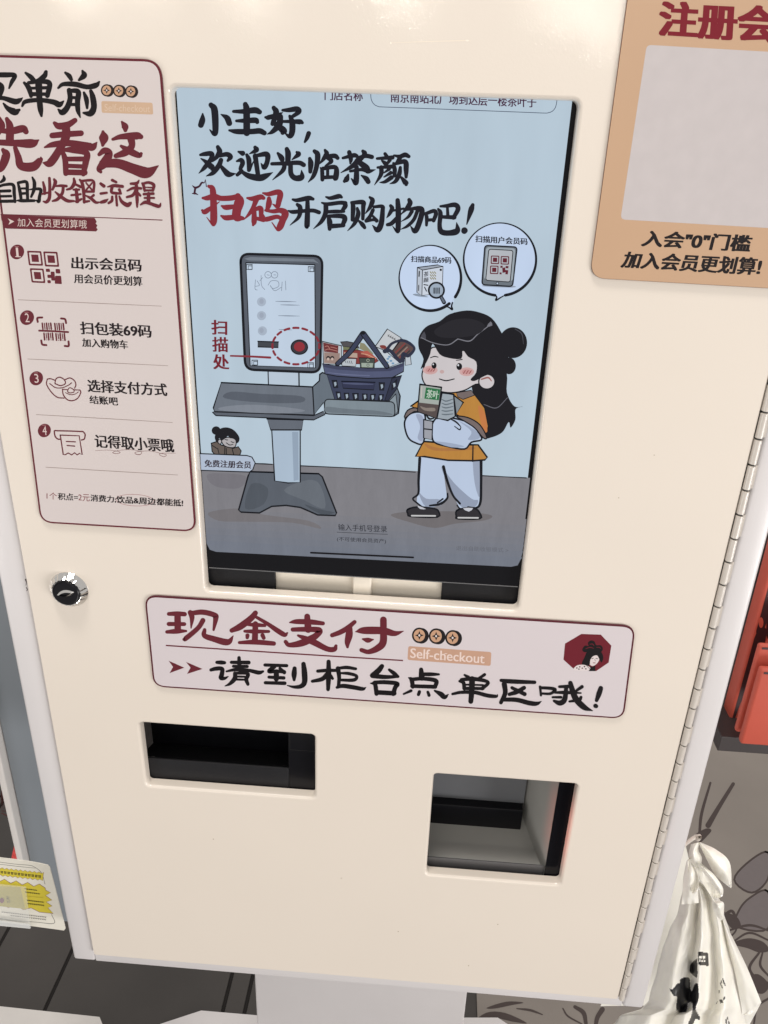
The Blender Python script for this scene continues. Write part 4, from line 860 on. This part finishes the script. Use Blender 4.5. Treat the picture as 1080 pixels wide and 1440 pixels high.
for x, y in ((798, 252), (811, 247), (807, 257), (822, 253), (832, 246), (838, 256)): s.ell((60, 20, 28), x, y, 3.4, 3)
s.stroke(INKB, '838 238 1.6 850 250 2 862 262 1.6'); s.part('octagon_emblem')

# --- tan sign on the right; its scan code is left blank
SQ, lo, yy = board('membership_sign', [(891, -66), (1190, -50), (1157, 410), (829, 391)], .0085, M_TAN, 'tan membership sign with a white card and bold lettering at the upper right', edge=mat('tan_edge', lin((120, 86, 66)), rough=.5))
s = Sheet(yy-1.5e-5, ink, step=2e-6, reset=True, parent=SQ); CUR = s
card = rquad([(909.5, 63), (1155, 77), (1130, 323.5), (872.5, 308.5)], 7, 5)
s.poly((193, 186, 186), card); s.reset = False; s.part('white_card'); s.y0 = s.y; s.reset = True
s.text((120, 26, 40), '注册会员', '931,2 1145,12 1143,63 927,50', (.048, .022)); s.part('heading_lettering')
s.text((28, 22, 24), '入会"0"门槛', '905,324 1055,331 1053,354 902,346', (.04, .018), shear=.12); s.part('line_lettering')
s.text((28, 22, 24), '加入会员更划算!', '878,353.5 1070,363 1067,387 873,376', (.04, .018), shear=.1); s.part('line_lettering')

# ================================================================== THINGS AROUND
# grey panel of the neighbouring display on the left
NP = empty('display_stand', at(0, 1100, .25)*1.0, 'bluish grey display stand panel with a white edge at the far left', 'display stand')
M_BLUEG = mat('bluish_grey_panel', lin((124, 130, 136)), rough=.35, var=.05, nscale=3)
M_WH = mat('white_laminate', lin((206, 202, 198)), rough=.4, var=.03)
a = at(2, 1100, .25).x; zb = at(88, 1296, .262).z
g = Geo(); g.box((a+.006, .262, zb), (a+.13, .28, 1.6), M_BLUEG, bev=.002); g.build('side_panel', NP)
g = Geo(); g.box((a-.003, .250, zb+.005), (a+.005, .30, 1.6), M_WH, bev=.002); g.build('edge_strip', NP)
g = Geo(); g.box((a-.5, .62, .45), (a-.006, .63, 1.6), mat('taupe_backboard', lin((118, 108, 102)), rough=.6)); g.build('backboard', NP)
PB = at(10, 1160, .34)
g = Geo(); M_TW = mat('dark_red_twig', lin((78, 40, 38)), rough=.6)
for k in range(9):
    p0 = at(2, 1120+k*3, .34); p1 = at(6+k*1.1, 1085+k*8, .33)
    d = (p1-p0).normalized()*.0; w_ = .0011
    g.add([(p0.x-w_, p0.y, p0.z), (p0.x+w_, p0.y, p0.z+w_), (p1.x+w_*.4, p1.y, p1.z), (p1.x-w_*.4, p1.y-.001, p1.z), (p0.x, p0.y+.002, p0.z)], [(0, 1, 2, 3), (1, 4, 2), (4, 0, 3), (3, 2, 4)], M_TW)
tw = g.build('dried_twigs'); tag(tw, 'dark red dried twigs behind the white stand edge at the far left', 'dried twigs')
g = Geo(); A_, B_, C_ = at(21, 1184, .30), at(15.5, 1209, .30), at(29, 1209, .29)
g.add([A_, B_, C_, at(22, 1209, .32)], [(0, 1, 2), (0, 2, 3), (0, 3, 1)], mat('red_white_wrap', lin((214, 70, 66)), rough=.5, var=.3, nscale=300)); o = g.build('red_paper_cone'); tag(o, 'small red patterned paper tip behind the yellow price card', 'paper cone')
# white low plinth at the bottom left
g = Geo(); a = ground(140, 1430, .02); b = ground(0, 1415, .02)
p = [ground(0, 1415, .02)+Vector((-.4, .02, 0)), ground(0, 1415, .02), ground(140, 1430, .02), ground(160, 1480, .02), ground(-60, 1560, .02)+Vector((-.4, 0, 0))]; n = len(p)
V = [tuple(q) for q in p] + [(q.x, q.y, .0) for q in p]
g.add(V, [list(range(n-1, -1, -1))] + [(i, (i+1) % n, n+(i+1) % n, n+i) for i in range(n)], M_WH); o = g.build('floor_plinth'); tag(o, 'low white plinth lying on the dark floor tiles at the bottom left', 'plinth')

# price card with holder
PY = .035
PC = empty('price_card', at(0, 1260, PY), 'white and yellow price card in a clear holder left of the kiosk', 'price card')
def curved(pxs, y, m, name, parent, th=.0008):
    g = Geo(); V = [at(x, yy_, y+dy) for x, yy_, dy in pxs]; n = len(V)
    V2 = [Vector(v)+Vector((0, th, 0)) for v in V]
    T = geometry.tessellate_polygon([[Vector((v.x, v.z, 0)) for v in V]]); g.add(V+V2, [fix(V, t) for t in T] + [(i, n+i, n+(i+1) % n, (i+1) % n) for i in range(n)], m); return g.build(name, parent)
M_CARD = mat('glossy_white_card', lin((224, 220, 208)), rough=.35, var=.02)
curved([(-60, 1198, 0), (0, 1206.5, 0), (30, 1210, 0), (55, 1214, 0), (67, 1217, 0), (70, 1220, 0), (81, 1262, 0), (92, 1306, 0), (90, 1308.5, 0), (42, 1302, 0), (0, 1297, 0), (-60, 1290, 0)], PY, M_CARD, 'card', PC)
s = Sheet(PY-2e-5, ink, step=6e-6, parent=PC); s.R(0, 1080, 1/6); YL = (206, 190, 66); PUR = (120, 66, 84); CK = (44, 38, 40)
s.stroke(CK, '-100 780 3 120 810 3 240 820 3 290 835 3 350 885 3 380 980 3'); s.stroke(CK, '-100 800 2 150 830 3 300 845 2'); s.stroke(CK, '435 1235 3 455 1310 4 300 1300 3 100 1285 3 -60 1262 3')
def zig(x0, y0, x1, y1, n, amp): return [(x0+(x1-x0)*k/n + (amp*.1 if k % 2 else 0), y0+(y1-y0)*k/n + (amp if k % 2 else 0)) for k in range(n+1)]
s.poly(YL, zig(-60, 832, 368, 880, 22, 12) + zig(360, 952, -60, 905, 20, -12), 0, PUR, 2.5)
s.poly(YL, zig(-60, 925, 380, 985, 9, 28) + [(385, 1030), (428, 1052), (385, 1075), (438, 1115), (390, 1130), (440, 1165), (405, 1180), (450, 1228)] + zig(330, 1215, -60, 1160, 6, -26), 0, PUR, 4)
s.part('yellow_burst')
s.poly((176, 166, 92), '-60,995 172,1005 215,1190 -60,1160'); s.part('dull_patch')
for k in range(12): s.poly(CK, [(5+k*29, 868+k*3.3), (26+k*29, 871+k*3.3), (24+k*29, 890+k*3.3), (6+k*29, 888+k*3.3)]); s.stroke(YL, [(8+k*29, 878+k*3.3, 2.2), (24+k*29, 881+k*3.3, 2.2)]); s.stroke(YL, [(15+k*29, 868+k*3.3, 2), (15+k*29, 890+k*3.3, 2)])
for x, y, n_ in ((208, 1018, 6), (213, 1046, 7), (228, 1115, 8), (232, 1142, 8)):
    for k in range(n_): s.stroke(CK, [(x+k*18, y+k*2.2, 5), (x+k*18+9, y+4+k*2.2, 8)])
for x, y, n_ in ((15, 1215, 20), (90, 1245, 16)):
    for k in range(n_): s.stroke(CK, [(x+k*19, y+k*2.3, 4), (x+k*19+9, y+2+k*2.3, 6)])
s.stroke((150, 130, 50), '215 1082 2 365 1095 2'); s.ell(PUR, 15, 1118, 18, 22); s.text(CK, '元', '50,1085 80,1090 84,1120 54,1116'); s.text(CK, '杯', '56,1122 84,1126 86,1142 58,1140')
s.part('card_lettering')
M_CLEAR = mat('clear_plastic', (.86, .88, .88, 1), rough=.08, trans=0.0, alpha=.28, var=0, spec=.6)
curved([(-60, 1238, -.003), (36, 1248, -.003), (43, 1305, -.003), (41, 1306, -.003), (0, 1301, -.003), (-60, 1294, -.003)], PY, M_CLEAR, 'clear_holder', PC)
curved([(-60, 1288, -.0045), (0, 1295, -.0045), (41, 1300, -.0045), (42.5, 1306, -.0045), (0, 1302, -.0045), (-60, 1295, -.0045)], PY, mat('holder_lip', (.72, .73, .72, 1), rough=.15, alpha=.75, var=0), 'holder_lip', PC)

# coral boxes on the dark shelf at the right
M_COR = mat('coral_paper', lin((198, 88, 70)), rough=.5, var=.05, nscale=20, bump=.1)
M_CORD = mat('dark_print_and_gap_on_coral', lin((58, 30, 32)), rough=.5, var=.1)
M_DARKSH = mat('dark_shelf', lin((62, 56, 56)), rough=.45, var=.08)
SHF = empty('side_shelf', (0.6, .45, .6), 'dark shelf holding coral boxes behind the right edge of the kiosk', 'shelf')
sz = at(1040, 1050, .16).z
g = Geo(); g.box((at(1012, 1030, .19).x, .185, sz-.028), (1.2, .52, sz-.010), M_DARKSH, bev=.001); g.build('shelf_board', SHF)
g = Geo(); g.box((.32, .50, sz-.010), (1.2, .515, sz+.55), M_DARKSH); g.build('back_panel', SHF)
for x_ in (1.17,): 
    g = Geo(); g.box((x_, .47, .0), (x_+.02, .49, sz-.028), M_DARKSH); g.build('shelf_leg', SHF)
def cbox(px, py_bot, py_top, y, w, th, label, rot=0.0, prints=False):
    a_ = at(px, py_bot, y); t_ = at(px, py_top, y); h = t_.z-a_.z
    r_ = empty('coral_box', (a_.x, y, a_.z), label, 'box', 'coral boxes on the side shelf')
    g = Geo(); g.box((a_.x, y, a_.z), (a_.x+w, y+th, a_.z+h), M_COR, bev=.0025); o = g.build('box_body', r_, smooth='auto')
    if prints:
        g = Geo()
        for k, t in enumerate(('315,290 362,285 380,345 325,350 300,320', '300,395 345,350 372,380 365,470 335,560 300,600 275,560 268,500 285,440', '285,590 350,560 322,720 240,900 180,1050 130,1170 90,1150 150,950 220,760', '362,420 420,400 430,560 380,640 350,600')):  # long third shape paints in the dark gap between boxes, others are print
            q = cr([tuple(map(float, m_.split(','))) for m_ in t.split()], 4, True); pts = [at(1000+x/4.5, 760+y_/4.5, y-2e-4-1e-5*k) for x, y_ in q]
            pts = [(min(max(p_[0], a_.x+.003), a_.x+w-.003), p_[1], min(max(p_[2], a_.z+.003), a_.z+h-.003)) for p_ in pts]
            T_ = geometry.tessellate_polygon([[Vector((p_[0], p_[2], 0)) for p_ in pts]]); g.add(pts, [fix(pts, f_) for f_ in T_], M_CORD)
        q = [at(1000+(316+15*math.cos(a0))/4.5, 760+(520+34*math.sin(a0))/4.5, y-3e-4) for a0 in [2*math.pi*i/16 for i in range(16)]]; g.add(q, [fix(q, list(range(16)))], M_COR)
        g.build('print_and_gap_shade', r_)
    else:
        g = Geo(); g.box((a_.x+w*.02, y-.0005, a_.z+h-.004), (a_.x+w*.98, y-.0001, a_.z+h-.002), M_CORD); g.build('dark_trim', r_)
    r_.rotation_euler.z = rot
cbox(1041, 1047, 940, .150, .14, .008, 'large plain coral box nearest the camera on the side shelf')
cbox(1034, 1030, 905, .166, .14, .006, 'thin coral box directly behind the nearest plain coral box')
cbox(1046, 1024, 890, .176, .14, .004, 'second thin coral box in the middle of the leaning row')
cbox(1019, 1034, 760, .215, .20, .02, 'tall coral box with dark swirling print at the back of the shelf', prints=True)

# plastic bag hanging beside the kiosk
BG_ = empty('plastic_bag', at(975, 1240, .05), 'knotted white plastic bag with black flower print hanging at the lower right of the kiosk', 'bag')
M_BAG = mat('white_plastic_film', lin((240, 237, 228)), rough=.33, coat=.25, coat_rough=.2, var=.01, nscale=20, bump=.3, bscale=110, subs=.12)
M_BAGK = mat('black_bag_print', (.012, .012, .014, 1), rough=.35, var=.05)
REG = (920, 1160, 160/823)
def inpoly(x, y, P):
    c = False; j = len(P)-1
    for i in range(len(P)):
        if (P[i][1] > y) != (P[j][1] > y) and x < (P[j][0]-P[i][0])*(y-P[i][1])/(P[j][1]-P[i][1])+P[i][0]: c = not c
        j = i
    return c
def pl(t): return [tuple(map(float, q.split(','))) for q in t.split()]
PR = [cr(pl('110,1185 130,1190 165,1150 185,1145 190,1115 235,1100 258,1120 262,1185 275,1200 290,1155 315,1150 322,1250 300,1330 330,1390 325,1412 300,1405 280,1440 245,1440 272,1370 275,1290 245,1290 235,1350 205,1355 160,1340 165,1245 140,1235'), 3, True), cr(pl('262,1010 305,970 312,985 312,1100 285,1090 258,1060'), 3, True),
      rquad(pl('316,915 390,925 396,1022 320,1012'), 10, 3)]
HO = [pl('325,945 345,945 345,968 325,966'), pl('350,948 368,950 368,965 358,972 350,962'), pl('326,974 336,975 336,990 326,989'), pl('342,976 352,977 352,992 342,990'), pl('358,977 370,978 368,992 358,991')]
RNDP = random.Random(3)
for x, y in ((498, 1120), (505, 1140), (480, 1150), (490, 1170), (512, 1155), (470, 1205), (500, 1130), (486, 1135), (520, 1415), (530, 1400), (540, 1430), (522, 1435)):
    PR.append([(x-5, y-9), (x+2, y-12), (x+5, y+10), (x-2, y+12)])
PR.append(pl('470,1265 492,1260 500,1285 478,1292')); PR.append(pl('500,1250 515,1235 512,1262 502,1270')); PR.append(pl('448,1290 465,1262 462,1270 452,1296'))
# outline of the body by row: (y, xl, xr)
rows = [(380, 215, 330), (480, 205, 440), (560, 185, 485), (640, 165, 500), (760, 110, 545), (905, 58, 575), (1050, 20, 600), (1270, -40, 636), (1330, -95, 645), (1378, -250, 655), (1480, -320, 668), (1650, -330, 690), (1800, -300, 670)]
def interp(y, k):
    for i in range(len(rows)-1):
        if rows[i][0] <= y <= rows[i+1][0]:
            t = (y-rows[i][0])/(rows[i+1][0]-rows[i][0]); t = t*t*(3-2*t)*.3+t*.7; return rows[i][k]*(1-t)+rows[i+1][k]*t
    return rows[-1][k]
NU, NV_ = 190, 230
folds = [(.22, .09, .6), (.43, .04, -.8), (.53, .06, 1.0), (.70, .05, -.8), (.82, .06, .9)]
def bagdepth(u, t):
    d = .030*math.sqrt(max(0, 1-(2*u-1)**2))*(.35+.9*t)
    for c_, w_, a_ in folds:
        cc = .5+(c_-.5)*(1+.08*math.sin(3*t+c_*9)); d += a_*.011*math.exp(-((u-cc)/(w_*(1.1-.2*t)))**2)*(.5+.7*t)
    d += .0030*noise.noise(Vector((u*5, t*5, 1.3))) + .0012*noise.noise(Vector((u*9+t*6, t*10, 4.3))) - .0010*abs(noise.noise(Vector((u*8-t*9, t*7+u*5, 9.1)))) - .0005*abs(noise.noise(Vector((u*22+t*5, t*16-u*9, 2.7))))
    return d
V = []; UV = []
for j in range(NV_+1):
    t = j/NV_; yy_ = 380+(1800-380)*t
    xl, xr = interp(yy_, 1), interp(yy_, 2)
    for i in range(NU+1):
        u = i/NU; x = xl+(xr-xl)*u; x += 6*noise.noise(Vector((0, t*8, u*2)))*(1 if u in (0, 1) else 1)
        X_, Y_ = REG[0]+x*REG[2], REG[1]+yy_*REG[2]; UV.append((x, yy_))
        V.append(at(X_, Y_, .085 - bagdepth(u, t)))
F = []; MI = []
for j in range(NV_):
    for i in range(NU):
        a_ = j*(NU+1)+i; F.append((a_, a_+NU+1, a_+NU+2, a_+1))
        x = (UV[a_][0]+UV[a_+NU+2][0])/2; y = (UV[a_][1]+UV[a_+NU+2][1])/2
        k = any(inpoly(x, y, P_) for P_ in PR) and not any(inpoly(x, y, P_) for P_ in HO); MI.append(1 if k else 0)
nb = len(V)                                     # back of the bag
for j in range(0, NV_+1): 
    for i in (0, NU): pass
V += [Vector((V[j*(NU+1)+i].x, .16, V[j*(NU+1)+i].z)) for j in (0, NV_) for i in (0, NU)]
for j in range(NV_):
    pass
F += [(nb, nb+2, nb+3, nb+1)]; MI.append(0)
link('bag_body', V, F, [M_BAG, M_BAGK], BG_, MI, smooth=True)
# side gusset
def loft(A, B, name, bulge, y0=.05, y1=.05, nu=26, nv=14, wr=.0012, parent=BG_, m=None, th=True):
    a_ = cr(pl(A), 8); b_ = cr(pl(B), 8)
    def samp(P, t): 
        k = t*(len(P)-1); i = min(int(k), len(P)-2); f = k-i; return (P[i][0]*(1-f)+P[i+1][0]*f, P[i][1]*(1-f)+P[i+1][1]*f)
    V = []
    for j in range(nu+1):
        t = j/nu; p_, q_ = samp(a_, t), samp(b_, t)
        for i in range(nv+1):
            u = i/nv; x, y = p_[0]*(1-u)+q_[0]*u, p_[1]*(1-u)+q_[1]*u
            d = bulge*math.sin(math.pi*u)*math.sin(math.pi*min(1, .15+t*.85)) + wr*noise.noise(Vector((u*4+len(name), t*6, bulge*200))) + wr*.6*math.sin(u*14+t*3)*t
            V.append(at(REG[0]+x*REG[2], REG[1]+y*REG[2], y0*(1-t)+y1*t-d))
    F = [(j*(nv+1)+i, j*(nv+1)+i+1, (j+1)*(nv+1)+i+1, (j+1)*(nv+1)+i) for j in range(nu) for i in range(nv)]
    return link(name, V, F, m or M_BAG, parent, smooth=True)
loft('470,600 520,850 590,1100 640,1375', '500,690 580,840 680,1050 775,1285', 'bag_gusset', .010, .075, .075)
loft('640,1372 700,1330 775,1285', '640,1378 650,1420 660,1500', 'bag_gusset', .003, .080, .085)
loft('320,130 420,330 480,400 555,458', '335,125 450,180 545,270 562,445', 'bag_loop', .010, .048, .040)
loft('318,270 330,380 400,500 430,555', '322,262 420,350 480,430 495,515', 'bag_loop', -.006, .042, .036)
loft('318,285 360,350 440,455 470,500', '330,290 420,345 495,450 497,512', 'bag_loop', .006, .036, .030)
loft('235,260 210,380 205,480 200,575', '262,230 330,330 318,470 322,565', 'bag_loop', .008, .045, .038)
loft('240,265 250,380 270,480 285,500', '270,240 310,340 325,420 310,480', 'bag_loop', -.005, .038, .030)
loft('265,140 250,220 270,300 330,330', '330,125 320,180 345,240 330,330', 'bag_knot', .012, .046, .046)
loft('415,560 430,620 470,680 500,690', '440,545 500,560 505,620 505,690', 'bag_loop', .006, .060, .062)
g = Geo()
pts = [at(REG[0]+x*REG[2], REG[1]+y*REG[2], d) for x, y, d in ((210, 150, .030), (262, 110, .040), (300, 85, .046), (325, 78, .044), (330, 90, .042), (310, 110, .046))]
for a_, b_ in zip(pts[:-1], pts[1:]):
    t_ = (b_-a_).normalized(); n1 = t_.orthogonal().normalized(); n2 = t_.cross(n1)
    g.add([c_ + (n1*math.cos(k*math.pi/4)+n2*math.sin(k*math.pi/4))*.0016 for c_ in (a_, b_) for k in range(8)], [(k, (k+1) % 8, 8+(k+1) % 8, 8+k) for k in range(8)], M_HINGE)
o = g.build('bag_hook'); tag(o, 'small bright metal hook holding the knotted white bag on the kiosk side', 'hook')
